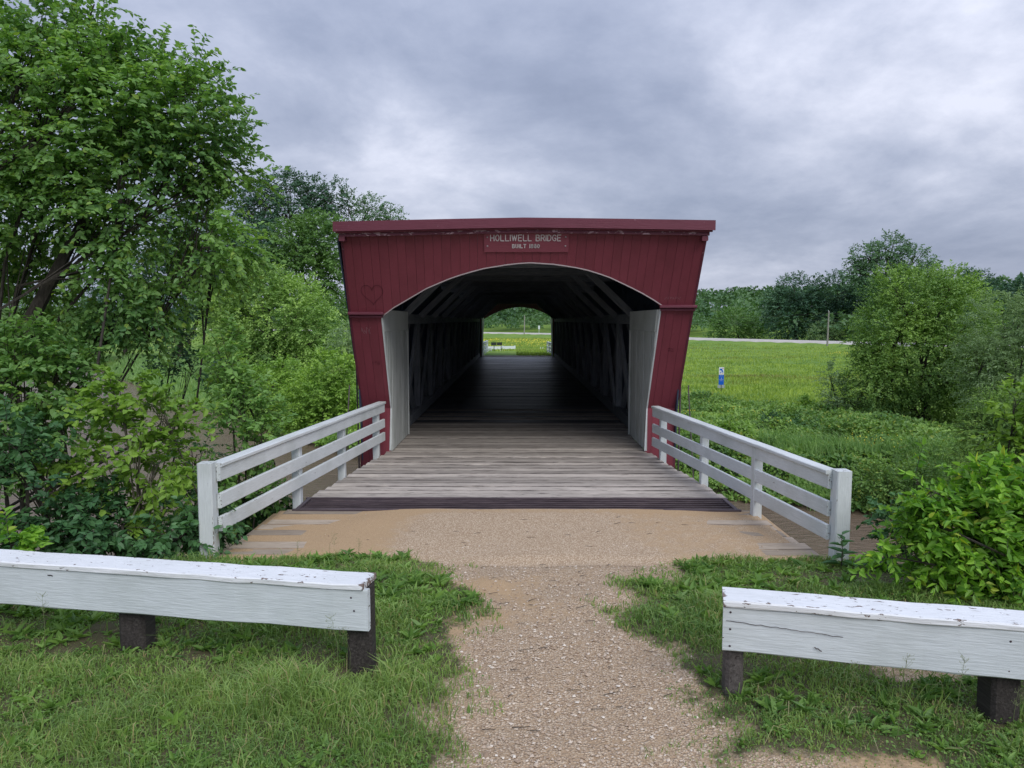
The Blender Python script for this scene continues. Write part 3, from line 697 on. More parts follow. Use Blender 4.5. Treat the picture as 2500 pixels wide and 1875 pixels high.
railing('wooden_railing', 'distant white railing end seen at the right edge of the far bridge opening', 'white railings flanking the bridge', (2.62, 55.4), (2.40, 59.5), [(2.52, 57.3), (2.42, 59.4)], 1, -.12, -.12, None)
# ------------------------------------------------------------------ guard beams in the foreground
def guard(label, a, b, zt, zb, posts, pm, nails=()):
    t = empty('guard_rail', (a[0], a[1], 0)); tag(t, label, 'guard rail', 'white timber guard rails beside the path')
    A0, B0 = Vector((a[0], a[1], 0)), Vector((b[0], b[1], 0)); u = (B0-A0).normalized(); n = Vector((-u.y, u.x, 0))
    if n.y < 0: n = -n
    mid = (zt-.04+zb)/2; hh = zt-.04-zb
    a3 = A0+n*.03+Vector((0, 0, mid)); b3 = B0+n*.03+Vector((0, 0, mid))
    beam('beam', a3, b3, .05, hh, WHITE_F, t, 26, .009, .007)
    beam('cap_board', A0-u*.0+n*.125+Vector((0, 0, zt-.022)), B0-u*.03+n*.125+Vector((0, 0, zt-.022)), .265, .044, WHITE_OLD, t, 26, .008, .005)
    for (pxx, pyy, wd, hgt) in posts:
        beam('post', (pxx, pyy, -.4), (pxx, pyy, zt-.05), wd, wd, pm[0] if wd > .12 else pm[1], t, 4, .02, .003, up=(0, 1, 0))
    for s, z in nails:
        p = A0+u*s+Vector((0, 0, z))-n*.0
        V = []; nn_ = 8
        for r_, dy in ((.004, -.0035), (.0075, -.001)): V += [tuple(p+u*r_*math.cos(q)+Vector((0, 0, r_*math.sin(q)))+n*(dy+.004)) for q in np.linspace(0, 6.283, nn_, endpoint=False)]
        V = np.array(V)-np.array([a[0], a[1], 0]); F4 = np.array([(i, (i+1) % nn_, (i+1) % nn_+nn_, i+nn_) for i in range(nn_)])
        obj('nail_head', npmesh('nail_head', V, [F4, np.array([list(range(nn_))[::-1]])], STEEL), t)
    return t
WHITE_F = painted('weathered_white_face', (.66, .71, .735), (.10, .075, .065), grain=(.9, 10, 12), chip_thr=.72, dirt=.6, chipscale=3.5, wear=.14)
guard('white timber guard rail on dark posts, left of the gravel path', (-7.2, 6.02), (-1.0, 4.93), .785, .455,
      [(-1.075, 5.10, .17, 0), (-2.80, 5.42, .19, 0), (-4.6, 5.74, .18, 0), (-6.4, 6.06, .18, 0)], (POST, GREYPOST), [(6.2, .60), (6.18, .69)])
guard('white timber guard rail with a long crack, right of the gravel path', (1.31, 4.67), (6.2, 3.52), .785, .45,
      [(1.405, 4.76, .115, 0), (2.93, 4.45, .175, 0), (4.6, 4.05, .175, 0)], (POST, GREYPOST), [(.045, .71), (.045, .60), (.045, .49), (1.62, .68), (1.62, .50)])
# crack lines on the right beam and knots on the left one
def crack(parent, a, b, pts, wd, name='crack'):
    A0, B0 = Vector((a[0], a[1], 0)), Vector((b[0], b[1], 0)); u = (B0-A0).normalized(); n = Vector((-u.y, u.x, 0)); n = n if n.y > 0 else -n
    A = Acc(); ribbon(A, pts, wd, .0012)
    V = np.concatenate(A.V); W = np.array([tuple(u*v[0]+Vector((0, 0, v[1]))+n*(.0045-.0015-v[2])) for v in V])
    o = obj(name, npmesh(name, W, [np.concatenate(v) for v in A.F.values()], STEEL), parent)
gl = [o for o in COL.objects if o.name.startswith('guard_rail')]
rr = random.Random(3)
crack(gl[1], (1.31, 4.67), (6.2, 3.52), [(.02+i*.03, .655-.0018*i+rr.uniform(-.004, .004)) for i in range(24)], .0035)
crack(gl[1], (1.31, 4.67), (6.2, 3.52), [(.55+i*.01, .535-.006*i+rr.uniform(-.004, .004)) for i in range(5)], .006, 'knot')
crack(gl[0], (-7.2, 6.02), (-1.0, 4.93), [(3.85+i*.012, .70+rr.uniform(-.003, .003)) for i in range(4)], .007, 'knot')
# timber wing wall right of the deck end
t = empty('timber_wing_wall', (3.95, 7.7, -.2)); tag(t, 'black timber retaining wall under the bush beside the right railing', 'retaining wall')
for k in range(5):
    a = (3.62, 7.98, -.17-k*.20); b = (4.75, 7.15, -.17-k*.20)
    beam('wall_timber', a, b, .14, .19, POST, t, 2, .01, .004)
beam('wall_cap', (3.60, 8.02, -.05), (4.7, 7.2, -.05), .2, .05, GREYPOST, t, 4, .008, .004)
# abutments under both ends
for y0, nm in ((8.02, 'abutment at the near end of the deck'), (54.4, 'abutment at the far end of the bridge')):
    t = empty('abutment', (0, y0, 0)); tag(t, 'dark timber '+nm, 'abutment', 'bridge abutments')
    for k in range(6): beam('wall_timber', (-3.3, y0, -.3-k*.25), (3.3, y0, -.3-k*.25), .12, .24, POST, t, 1, .01)
# ------------------------------------------------------------------ far things
def zat(x, y): return float(H(np.array([x]), np.array([y]))[0])
def pole(label, x, y, h_, r_):
    t = empty('utility_pole', (x, y, zat(x, y))); tag(t, label, 'utility pole', 'utility poles along the far road')
    V, F = tube([(0, 0, -.3), (.05, 0, h_*.5), (.1, 0, h_)], [r_, r_*.85, r_*.7], 8); obj('pole_shaft', npmesh('pole_shaft', V, F, POLE, True), t)
    V, F = tube([(.0, 0, h_-.2), (.0, 0, h_+.15)], .06, 6); obj('insulator', npmesh('insulator', V, F, SIGNW, True), t)
    return t
pr = at(2020, 832, 168); pl = at(1280, 811, 286)
pole('pale utility pole standing by the road in front of the dark trees', pr[0], pr[1], 7.7, .2)
pole('pale utility pole seen through the bridge opening', pl[0], pl[1], 6.9, .22)
for k, (dz, lab) in enumerate(((-.5, 'upper'), (-1.9, 'lower'))):
    A = Acc(); p0 = np.array([pr[0]+60, pr[1]-85, zat(pr[0], pr[1])+7.6+dz]); pm = np.array([pr[0], pr[1], zat(pr[0], pr[1])+7.7+dz]); p1 = np.array([pl[0], pl[1], zat(pl[0], pl[1])+7+dz])
    for a, b in ((p0, pm), (pm, p1)):
        P_ = [a+(b-a)*s-np.array([0, 0, 4*s*(1-s)*1.4]) for s in np.linspace(0, 1, 14)]; A.add(*tube(P_, .022, 4))
    tag(obj('power_line', A.mesh('power_line', STEEL)), lab+' dark wire running between the utility poles', 'power line', 'wires between the poles')
# road sign beyond
t0 = at(1316, 811, 280); t = empty('road_sign', tuple(t0)); tag(t, 'small pale road sign on a post by the far road', 'road sign')
beam('sign_post', (t0[0], t0[1], t0[2]-.6), (t0[0], t0[1], t0[2]+2.3), .12, .12, SIGNW, t, up=(0, 1, 0))
beam('sign_panel', (t0[0]-.32, t0[1]-.08, t0[2]+1.75), (t0[0]+.32, t0[1]-.08, t0[2]+1.75), .03, 1.3, SIGNW, t)
# blue water-trail sign in the meadow
bx0, by0 = 17.05, 63.0; bz = zat(bx0, by0)
t = empty('meadow_sign', (bx0, by0, bz)); tag(t, 'blue and white sign stack on a post in the meadow', 'sign')
beam('sign_post', (bx0, by0+.05, bz-.3), (bx0, by0+.05, bz+1.9), .07, .07, POST, t, up=(0, 1, 0))
tp = beam('map_panel', (bx0-.21, by0, bz+1.66), (bx0+.21, by0, bz+1.66), .02, .62, SIGNW, t, ch=.004)
bp = beam('blue_panel', (bx0-.21, by0, bz+.92), (bx0+.21, by0, bz+.92), .02, .83, BLUE, t, ch=.004)
def onpanel(name, polys, z, mat, parent, yoff):
    A = Acc()
    for p in polys:
        V = np.array([(a, yoff, b) for a, b in p]); A.add(V, np.array([list(range(len(p)))]))
    o = obj(name, A.mesh(name, mat)); o.parent = parent; return o
onpanel('map_shape', [[(-.16, .02), (-.15, .16), (-.04, .21), (.06, .17), (.08, .06), (.0, .03), (-.06, .06)], [(.0, .03), (.10, .07), (.16, -.12), (.10, -.16)], [(-.15, -.14), (-.02, -.15), (.02, -.10), (-.12, -.08)], [(-.08, -.04), (.02, 0), (-.02, -.06)]], 0, BLUE, tp, -.0125)
onpanel('map_mark', [[(.06, .22), (.13, .27), (.17, .22), (.13, .17)], [(-.16, -.2), (-.04, -.2), (-.04, -.225), (-.16, -.225)], [(.04, -.2), (.15, -.2), (.15, -.235), (.04, -.235)]], 0, SIGNR, tp, -.0128)
onpanel('panel_lines', [[(-.14, .34), (.14, .34), (.14, .325), (-.14, .325)], [(-.05, .12), (.05, .12), (0, .18)], [(-.17, .04), (.17, .04), (.17, .025), (-.17, .025)], [(-.15, -.07), (.12, -.07), (.12, -.082), (-.15, -.082)]], 0, SIGNW, bp, -.0125)
for dx in (-.16, .16): beam('lower_plate', (bx0+dx-.13, by0+.0, bz+.36), (bx0+dx+.13, by0+.0, bz+.36), .02, .26, GREYSIGN, t, ch=.006)
# beyond the far portal
def low_rail(label, p0, p1, zt, group='low white rails beyond the bridge'):
    t = empty('low_rail', (p0[0], p0[1], 0)); tag(t, label, 'low rail', group)
    za, zb_ = zat(*p0), zat(*p1)
    beam('beam', (p0[0], p0[1], zt), (p1[0], p1[1], zt), .08, .26, SIGNW, t)
    for p in (p0, p1): beam('post', (p[0], p[1]+.1, -.9), (p[0], p[1]+.1, zt+.16), .14, .14, SIGNW, t, up=(0, 1, 0))
low_rail('low white rail behind the dark information panels beyond the bridge', (-2.75, 69.5), (-1.42, 69.8), .03)
low_rail('low white rail in the meadow, right of the dark information panels', (-1.28, 70.2), (-.16, 70.6), .03)
low_rail('low white rail at the left edge of the far opening, nearest the bridge', (-2.62, 64.0), (-2.30, 68.8), .0)
ip = empty('information_sign', (-1.7, 66.5, -.1)); tag(ip, 'twin dark information panels on two posts beyond the bridge', 'sign')
for dx in (-2.02, -1.40): beam('post', (dx+.05, 66.55, -.5), (dx+.05, 66.55, .5), .06, .06, PANELBLK, ip, up=(0, 1, 0))
for a in (-2.22, -1.72): beam('panel', (a, 66.5, .50), (a+.46, 66.5, .50), .04, .26, PANELBLK, ip, ch=.004)
for k, x in enumerate((2.16, 2.36)):
    t = empty('white_board', (x, 69.3, -.3)); tag(t, ('left' if k == 0 else 'right')+' one of two white boards leaning together beyond the bridge', 'board', 'leaning white boards')
    beam('board', (x-.08, 69.3, -.38), (x+.07, 69.3, .12), .05, .12, SIGNW, t, up=(0, 1, 0))
    beam('foot_block', (x-.14, 69.3, -.34), (x+.02, 69.3, -.34), .08, .12, SIGNW, t)
# ------------------------------------------------------------------ vegetation builders
def leaves(P, D, Nn, L, W, shape='ovate', bend=.18):
    n = len(P); D = nrm(D); S = nrm(np.cross(D, Nn)); U = np.cross(S, D)
    L = np.broadcast_to(L, n)[:, None]; W = np.broadcast_to(W, n)[:, None]
    if shape == 'tri2':
        V = np.stack([P, P+D*L*.5+S*W*.5+U*L*.05, P+D*L-U*L*bend, P+D*L*.5-S*W*.5+U*L*.05], 1).reshape(-1, 3)
        b = np.arange(n)[:, None]*4; return V, [(b+np.array([[0, 1, 2]])).astype(np.int32), (b+np.array([[0, 2, 3]])).astype(np.int32)]
    V = np.stack([P, P+D*L*.28+S*W*.46+U*W*.14, P+D*L*.65+S*W*.36+U*W*.10-U*L*bend*.4, P+D*L-U*L*bend, P+D*L*.65-S*W*.36+U*W*.10-U*L*bend*.4, P+D*L*.28-S*W*.46+U*W*.14], 1).reshape(-1, 3)
    b = np.arange(n)[:, None]*6
    return V, [(b+np.array([[0, 1, 2, 3]])).astype(np.int32), (b+np.array([[0, 3, 4, 5]])).astype(np.int32)]
def sprays(O, D, Ls, nl, leafL, leafW, r, droop=.35, shape='ovate', updir=.9, jit=.55):
    n = len(O); D = nrm(D); Ls = np.broadcast_to(Ls, n)
    t = (np.arange(nl)+.6)/nl; t = t[None]+r.uniform(-.4, .4, (n, nl))/nl
    side = np.where(np.arange(nl) % 2 == 0, 1., -1.)[None]*np.ones((n, 1))
    S = nrm(np.cross(D, np.array([0, 0, 1.])+r.normal(0, .25, (n, 3))))
    def pos(tt): return O[:, None]+D[:, None]*(Ls[:, None]*tt)[..., None]-np.array([0, 0, 1.])*(droop*Ls[:, None]*tt**2)[..., None]
    P = pos(t); LD = D[:, None]*.7+S[:, None]*side[..., None]*.9+r.normal(0, jit, P.shape)*.7-np.array([0, 0, .25])
    NN = np.array([0, 0, updir])+r.normal(0, jit, P.shape)+D[:, None]*.35
    sz = r.uniform(.7, 1.2, (n, nl))*(1-.35*np.abs(t-.5))
    V, F = leaves(P.reshape(-1, 3), LD.reshape(-1, 3), NN.reshape(-1, 3), leafL*sz.ravel(), leafW*sz.ravel(), shape)
    # twig: thin 3-sided
    tt = np.array([0, .5, 1.])[None]*np.ones((n, 1)); C = pos(tt); rad = np.array([.5, .35, .12])*leafL*.09
    A2 = nrm(np.cross(D, S)); TV = []
    for k in range(3):
        for a in (0, 2.09, 4.19): TV.append(C[:, k]+(S*math.cos(a)+A2*math.sin(a))*rad[k])
    TV = np.stack(TV, 1).reshape(-1, 3); b = np.arange(n)[:, None]*9; TF = []
    for k in range(2):
        for a in range(3): TF.append(b+np.array([[k*3+a, k*3+(a+1) % 3, k*3+3+(a+1) % 3, k*3+3+a]]))
    return V, F, TV, np.concatenate(TF)
def plant(name, label, cat, d, blobs, base, n_spray, leafL, leafW, spL, nl, mat, group=None, barkm=BARK, seed=0, trunk_r=.15, gaps=.0, thick=1., shape='ovate', droop=.3, limbs=True, zbase=None, inner=.45, stems=1, gapscale=None, twigs=True, thing_name_trunk='trunk', jit=.55, lf=.5):
    """blobs: (px,py,rx,ry[,ddepth]) crown lobes measured on the photograph, turned into real ellipsoids at distance d"""
    r = np.random.default_rng(seed+100); k = d/FPX
    C = []; Rr = []
    for bb in blobs:
        dd = bb[4] if len(bb) > 4 else 0
        p = at(bb[0], bb[1], d+dd); C.append(p); kk = (d+dd)/FPX; Rr.append((bb[2]*kk, min(bb[2], bb[3])*kk*thick, bb[3]*kk))
    C = np.array(C); Rr = np.array(Rr)
    if isinstance(base, (int, float)): bp_ = at(base, 1000, d); bp_ = np.array([bp_[0], d, 0])
    else: bp_ = np.array([base[0], base[1], 0.])
    bp_[2] = zat(bp_[0], bp_[1]) if zbase is None else zbase
    t = empty(name, tuple(bp_)); tag(t, label, cat, group)
    wts = Rr[:, 0]*Rr[:, 2]; wts = wts/wts.sum()
    nn_ = int(n_spray*(1+gaps*1.6)); bi = r.choice(len(C), nn_, p=wts)
    u = nrm(r.normal(size=(nn_, 3))); rad = (inner**3+(1-inner**3)*r.uniform(size=nn_))**(1/3.)
    O = C[bi]+u*rad[:, None]*Rr[bi]
    gs = gapscale or 2.2/max(Rr.max(), .1)
    g = waves(O, gs, seed+1, 9)
    keep = g > -1.2+gaps*1.7
    O, u, bi = O[keep], u[keep], bi[keep]
    zg = H(O[:, 0], O[:, 1])+.05; ok = O[:, 2] > zg; ok = ok if ok.sum() > 8 else np.ones(len(ok), bool); O, u, bi = O[ok], u[ok], bi[ok]
    D = u*.8+nrm(O-(C.mean(0)-np.array([0, 0, Rr[:, 2].mean()])))*.5+r.normal(0, .35, O.shape)+np.array([0, 0, .15])
    V, F, TV, TF = sprays(O, D, spL*r.uniform(.6, 1.3, len(O)), nl, leafL, leafW, r, droop, shape, jit=jit)
    org = bp_
    o = obj('foliage', npmesh('foliage', V-org, F, mat), t)
    # wood
    A = Acc()
    cc_ = C.mean(0); top = C[:, 2].max()
    starts = []
    for s in range(stems):
        b0 = bp_+np.array([r.uniform(-.3, .3), r.uniform(-.3, .3), 0])*(stems > 1)*max(trunk_r*4, .2)
        tx = cc_ if stems == 1 else C[r.integers(len(C))]
        m0 = np.array([b0[0]+(tx[0]-b0[0])*.55, b0[1]+(tx[1]-b0[1])*.55, b0[2]+(tx[2]-b0[2])*.62])
        m1 = np.array([b0[0]+(tx[0]-b0[0])*.15, b0[1]+(tx[1]-b0[1])*.15, b0[2]+(m0[2]-b0[2])*.5])
        P_ = [b0-np.array([0, 0, .3]), b0, m1+r.normal(0, trunk_r*.4, 3), m0, m0+(tx-m0)*.8]
        A.add(*tube(P_, [trunk_r*1.3, trunk_r, trunk_r*.8, trunk_r*.6, trunk_r*.25], 7)); starts += [m0, m1]
    if limbs:
        st = np.array(starts)
        for c, rr_ in zip(C, Rr):
            s = st[r.integers(len(st))]; mid = (s+c)/2+r.normal(0, .12, 3)*np.linalg.norm(c-s); mid[2] = max(mid[2], s[2])
            A.add(*tube([s, mid, c], [trunk_r*lf, trunk_r*lf*.7, trunk_r*lf*.35], 5))
            near_ = O[np.argsort(((O-c)**2).sum(1))]
            sel = near_[r.integers(0, max(len(near_)//len(C), 3), 9)] if len(near_) else []
            for q in sel:
                md = (c+q)/2+r.normal(0, .06, 3)*np.linalg.norm(q-c)
                A.add(*tube([mid+(c-mid)*r.uniform(.2, 1), md, q], [trunk_r*lf*.4, trunk_r*lf*.24, trunk_r*lf*.08], 4))
    if twigs and d < 30: A.add(TV, TF)
    for kx in range(len(A.V)): A.V[kx] = A.V[kx]-org
    obj(thing_name_trunk, A.mesh(thing_name_trunk, barkm), t)
    return t
# ---- near left tree and its understory
NG = 'trees and shrubs on the near left bank'
plant('broadleaf_tree', 'large leafy tree overhanging from the left edge, nearest of the left trees', 'tree', 11.5,
      [(-160, 420, 260, 330), (120, 300, 230, 190), (330, 260, 170, 150), (470, 330, 120, 130), (560, 420, 62, 90), (330, 480, 220, 160), (520, 560, 90, 90), (90, 560, 210, 160), (310, 640, 200, 110), (525, 610, 85, 75), (80, 750, 180, 110), (310, 760, 130, 60),
       (130, 150, 170, 70), (310, 160, 60, 45), (110, 50, 120, 35), (490, 190, 30, 60), (230, 10, 90, 12)], (-10.2, 11.0), 4700, .102, .074, .48, 13, L_NEAR, NG, seed=1, trunk_r=.24, gaps=.10, inner=.4, gapscale=1.5, thick=1.0, lf=.13)
plant('young_tree', 'pale green sapling with large soft leaves, between the end post and the left edge', 'sapling', 8.6,
      [(300, 975, 90, 45), (400, 1010, 60, 45), (240, 1140, 120, 50), (390, 1130, 80, 60), (330, 1060, 40, 30), (330, 1250, 90, 40)], 352, 200, .108, .074, .34, 12, L_LIGHT, NG, BARK_PALE, seed=2, trunk_r=.035, gaps=.05, inner=.2, droop=.45)
plant('young_tree', 'slender mid green sapling rising beside the left railing', 'sapling', 10.6,
      [(550, 860, 30, 55), (560, 960, 50, 50), (600, 1010, 50, 50), (640, 1070, 50, 40), (560, 1150, 60, 40), (600, 1210, 80, 45)], 560, 260, .11, .06, .35, 12, L_NEAR, NG, BARK, seed=3, trunk_r=.04, gaps=.1, inner=.2, droop=.2)
plant('river_shrub', 'dark dense shrub behind the left guard rail, lower left corner of the bank', 'shrub', 8.2,
      [(90, 1190, 150, 90), (300, 1280, 170, 60), (460, 1300, 70, 55), (170, 1310, 240, 50), (20, 1080, 90, 60)], 200, 400, .10, .07, .38, 13, L_DARK, NG, seed=4, trunk_r=.05, gaps=.3, stems=4, inner=.3, gapscale=2.5)
plant('river_shrub', 'tall mid green shrub at the left edge below the big tree', 'shrub', 10.2,
      [(60, 950, 130, 80), (150, 900, 70, 45), (40, 860, 110, 60), (0, 1080, 100, 80), (150, 1050, 80, 40)], 40, 400, .105, .07, .4, 13, L_NEAR, NG, seed=5, trunk_r=.07, gaps=.15, stems=3, inner=.3, gapscale=2.2)
plant('river_shrub', 'yellow-green leafy sprig just above the left end of the guard rail', 'shrub', 6.9, [(25, 1325, 50, 28)], 20, 26, .10, .075, .25, 10, L_BRIGHT, NG, seed=6, trunk_r=.02, inner=.1)
plant('river_shrub', 'dark shrub growing up behind the left railing', 'shrub', 10.8, [(540, 1290, 90, 60), (630, 1250, 80, 35), (450, 1250, 50, 60)], 560, 220, .095, .055, .34, 13, L_DARK, NG, seed=7, trunk_r=.04, gaps=.12, stems=3, inner=.25)
plant('river_shrub', 'straggly dark twigs hanging over the brown water left of the railing', 'shrub', 13.5, [(470, 900, 70, 25), (420, 860, 40, 50), (480, 1110, 60, 40)], 300, 95, .10, .05, .45, 11, L_DARK, NG, seed=8, trunk_r=.04, gaps=.1, inner=.1)
# ---- far left woods
FG = 'trees beyond the river, left of the bridge'
plant('ash_tree', 'round light green tree on the far bank, left of the bridge', 'tree', 78, [(640, 760, 120, 90), (560, 810, 70, 80), (725, 770, 90, 90), (640, 700, 90, 45), (560, 740, 50, 50), (700, 870, 100, 50), (620, 860, 80, 50), (770, 820, 60, 60)], 690, 3200, .32, .19, 1.3, 11, L_ASH2, FG, seed=11, trunk_r=.28, gaps=.12, shape='tri2', inner=.6)
plant('mid_tree', 'tall green tree directly behind the round light green one', 'tree', 105, [(620, 640, 75, 70), (600, 720, 60, 80), (560, 600, 40, 50)], 620, 900, .5, .3, 1.8, 10, L_FARD, FG, seed=12, trunk_r=.3, gaps=.12, shape='tri2')
plant('mid_tree', 'green tree touching the left edge of the bridge roof', 'tree', 105, [(720, 600, 70, 60), (790, 600, 70, 70), (830, 690, 60, 90), (740, 680, 80, 80), (770, 560, 60, 30)], 770, 1500, .5, .3, 1.8, 10, L_MID, FG, seed=13, trunk_r=.3, gaps=.1, shape='tri2')
plant('tall_tree', 'tall dark tree with an open crown against the sky, left of the bridge', 'tree', 150, [(650, 480, 50, 35), (700, 465, 60, 40), (760, 475, 50, 40), (600, 500, 40, 35), (700, 520, 110, 45), (810, 480, 35, 40), (690, 580, 80, 60)], 700, 1500, .55, .34, 2.0, 10, L_FARD, FG, seed=14, trunk_r=.5, gaps=.25, shape='tri2', gapscale=.55)
plant('tall_tree', 'thin-crowned tall tree behind the left end of the bridge roof', 'tree', 150, [(850, 505, 45, 30), (900, 510, 45, 28), (950, 530, 30, 20), (880, 545, 90, 30), (860, 600, 70, 60)], 880, 800, .5, .3, 2.0, 9, L_FAR, FG, seed=15, trunk_r=.4, gaps=.3, shape='tri2', gapscale=.6)
plant('dark_tree', 'dark blue-green tree behind the sapling tops, with bare stems in its shade', 'tree', 112, [(430, 700, 90, 90), (480, 640, 80, 80), (520, 700, 50, 90), (400, 780, 60, 50), (470, 560, 70, 60)], 450, 1300, .5, .32, 1.9, 10, L_FARD, FG, seed=16, trunk_r=.4, gaps=.1, shape='tri2', stems=3)
plant('dark_tree', 'dark blue-green tree left of the one with bare stems', 'tree', 118, [(310, 720, 80, 90), (260, 760, 70, 60), (350, 640, 70, 70)], 310, 900, .5, .32, 1.9, 10, L_FARD, FG, seed=17, trunk_r=.4, gaps=.1, shape='tri2')
plant('dark_tree', 'dull green tree farthest left beyond the river', 'tree', 115, [(120, 790, 90, 60), (190, 780, 60, 50), (30, 780, 80, 70)], 110, 800, .5, .32, 1.9, 10, L_MID, FG, seed=18, trunk_r=.35, gaps=.1, shape='tri2')
plant('willow_bush', 'small grey-green bush at the left side of the bridge wall', 'bush', 66, [(850, 830, 38, 36), (835, 860, 30, 30), (880, 850, 30, 60)], 850, 420, .26, .13, .8, 9, L_SILV, FG, seed=19, trunk_r=.06, stems=4, shape='tri2')
plant('bank_bush', 'bright green leafy bush below the round light green tree', 'bush', 60, [(650, 920, 40, 26), (700, 900, 30, 22), (610, 930, 40, 26), (690, 950, 70, 30), (570, 880, 30, 25)], 660, 560, .26, .16, .8, 9, L_VINE, FG, seed=20, trunk_r=.05, stems=5, shape='tri2', inner=.3)
plant('vine_thicket', 'bright vine-covered mound of bushes against the left side of the bridge', 'thicket', 47, [(810, 900, 50, 40), (850, 940, 45, 60), (770, 960, 60, 50), (720, 1000, 60, 50), (820, 1030, 70, 60), (700, 1060, 50, 50), (760, 1090, 60, 40)], 800, 1500, .22, .15, .7, 10, L_VINE, FG, seed=21, trunk_r=.05, stems=6, shape='tri2', inner=.5)
plant('vine_thicket', 'mid green thicket along the water behind the left saplings', 'thicket', 52, [(650, 1010, 50, 40), (610, 960, 30, 30), (690, 1040, 40, 40)], 660, 420, .22, .15, .7, 9, L_BANK, FG, seed=22, trunk_r=.05, stems=4, shape='tri2', inner=.4)
# ---- right side
RG = 'trees beyond the river, right of the bridge'
plant('ash_tree', 'big round light green tree filling the right side of the meadow', 'tree', 44, [(2240, 740, 105, 72), (2180, 810, 85, 85), (2330, 790, 90, 100), (2250, 880, 140, 100), (2185, 700, 50, 40), (2320, 700, 62, 40), (2150, 930, 80, 70), (2340, 930, 90, 70), (2250, 980, 100, 50), (2400, 850, 50, 90), (2135, 860, 35, 50)], 2260, 4600, .17, .10, .85, 12, L_ASH, RG, seed=31, trunk_r=.2, gaps=.12, stems=3, shape='tri2', inner=.6)
plant('cottonwood_tree', 'tall spreading tree standing highest on the right skyline', 'tree', 190, [(2120, 630, 40, 35), (2170, 610, 45, 32), (2230, 640, 45, 35), (2270, 665, 30, 25), (2150, 670, 70, 35), (2210, 690, 70, 40), (2100, 670, 35, 25)], 2190, 1100, .62, .4, 2.3, 10, L_FAR, RG, seed=32, trunk_r=.8, gaps=.25, shape='tri2', gapscale=.45)
plant('dark_tree', 'dark tree behind the road, left of the utility pole', 'tree', 205, [(1950, 720, 55, 50), (1920, 770, 45, 55), (1975, 770, 55, 60), (1895, 740, 25, 35)], 1940, 1300, .7, .45, 2.4, 9, L_FARD, RG, seed=33, trunk_r=.5, gaps=.08, shape='tri2')
plant('dark_tree', 'dark tree behind the road, right of the utility pole', 'tree', 205, [(2040, 720, 50, 50), (2070, 780, 60, 55), (2110, 740, 50, 60), (2020, 770, 30, 50)], 2060, 1300, .7, .45, 2.4, 9, L_FARD, RG, seed=34, trunk_r=.5, gaps=.08, shape='tri2')
plant('dark_tree', 'dark wind-blown tree top right of the highest tree', 'tree', 150, [(2340, 680, 40, 24), (2390, 695, 35, 26), (2420, 740, 40, 50), (2350, 740, 60, 50)], 2390, 900, .55, .3, 1.9, 9, L_FARD, RG, seed=35, trunk_r=.4, gaps=.15, shape='tri2')
plant('roadside_bush', 'round light green bush behind the road, next to the bridge', 'bush', 225, [(1790, 790, 42, 36), (1835, 800, 32, 30), (1755, 805, 22, 24)], 1800, 650, .75, .45, 2.0, 8, L_MID, RG, seed=36, trunk_r=.25, shape='tri2')
plant('roadside_bush', 'twiggy olive brush at the foot of the utility pole', 'bush', 192, [(2010, 810, 34, 20), (2060, 808, 34, 22), (2100, 790, 22, 30)], 2040, 420, .5, .2, 1.8, 8, L_SILV, RG, seed=37, trunk_r=.12, shape='tri2', stems=5)
plant('willow_bush', 'pale green willow at the right edge of the picture', 'willow', 38, [(2450, 800, 80, 80), (2480, 900, 70, 90), (2400, 880, 60, 60), (2420, 960, 60, 50), (2540, 850, 80, 120)], 2470, 1700, .20, .06, .8, 13, L_SILV, RG, seed=38, trunk_r=.1, stems=4, shape='tri2', inner=.5)
plant('dark_tree', 'small dark trees on the skyline at the right edge', 'tree', 120, [(2460, 730, 35, 26), (2500, 715, 40, 30), (2540, 740, 50, 50), (2440, 760, 40, 30)], 2480, 700, .5, .3, 1.6, 9, L_FARD, RG, seed=39, trunk_r=.3, gaps=.1, shape='tri2')
plant('willow_bush', 'yellow-green willow bush low at the right edge above the near bush', 'willow', 27, [(2440, 1010, 50, 45), (2400, 1050, 45, 40), (2480, 1060, 50, 70), (2380, 1130, 50, 40)], 2440, 800, .16, .05, .6, 13, L_ASH, RG, seed=40, trunk_r=.06, stems=4, shape='tri2', inner=.3)
plant('bank_bush', 'loose grey-green shrub left of the big round tree', 'bush', 45, [(2040, 970, 30, 45), (2025, 915, 12, 26), (2080, 1010, 55, 40), (2010, 1025, 30, 22), (2110, 960, 35, 36)], 2050, 560, .18, .09, .7, 11, L_SILV, RG, seed=41, trunk_r=.05, stems=5, shape='tri2', inner=.2, gaps=.1)
plant('bank_bush', 'small bright yellow-green bush alone in the meadow grass', 'bush', 47, [(1965, 985, 17, 14), (1985, 1000, 20, 16)], 1975, 130, .18, .12, .4, 9, L_VINE, RG, seed=42, trunk_r=.03, stems=3, shape='tri2')
plant('bank_bush', 'leafy viburnum-like bush on the far bank behind the right railing', 'bush', 37, [(2080, 1060, 60, 36), (2030, 1080, 50, 36), (2120, 1090, 50, 30)], 2070, 520, .17, .11, .55, 10, L_BANK, RG, seed=43, trunk_r=.04, stems=4, shape='tri2', inner=.3)
plant('bank_bush', 'olive bush on the dark far bank at the right, above the water', 'bush', 32, [(2330, 1130, 60, 40), (2260, 1110, 50, 35), (2390, 1180, 60, 40)], 2320, 620, .15, .08, .5, 11, L_BANK, RG, seed=44, trunk_r=.04, stems=4, shape='tri2', inner=.3)
plant('bank_bush', 'rounded mid green bush on the far bank, seen over the right railing', 'bush', 39, [(1800, 1070, 55, 32), (1850, 1090, 50, 30), (1760, 1090, 30, 24)], 1810, 420, .17, .11, .5, 10, L_VINE, RG, seed=45, trunk_r=.04, stems=4, shape='tri2', inner=.3)
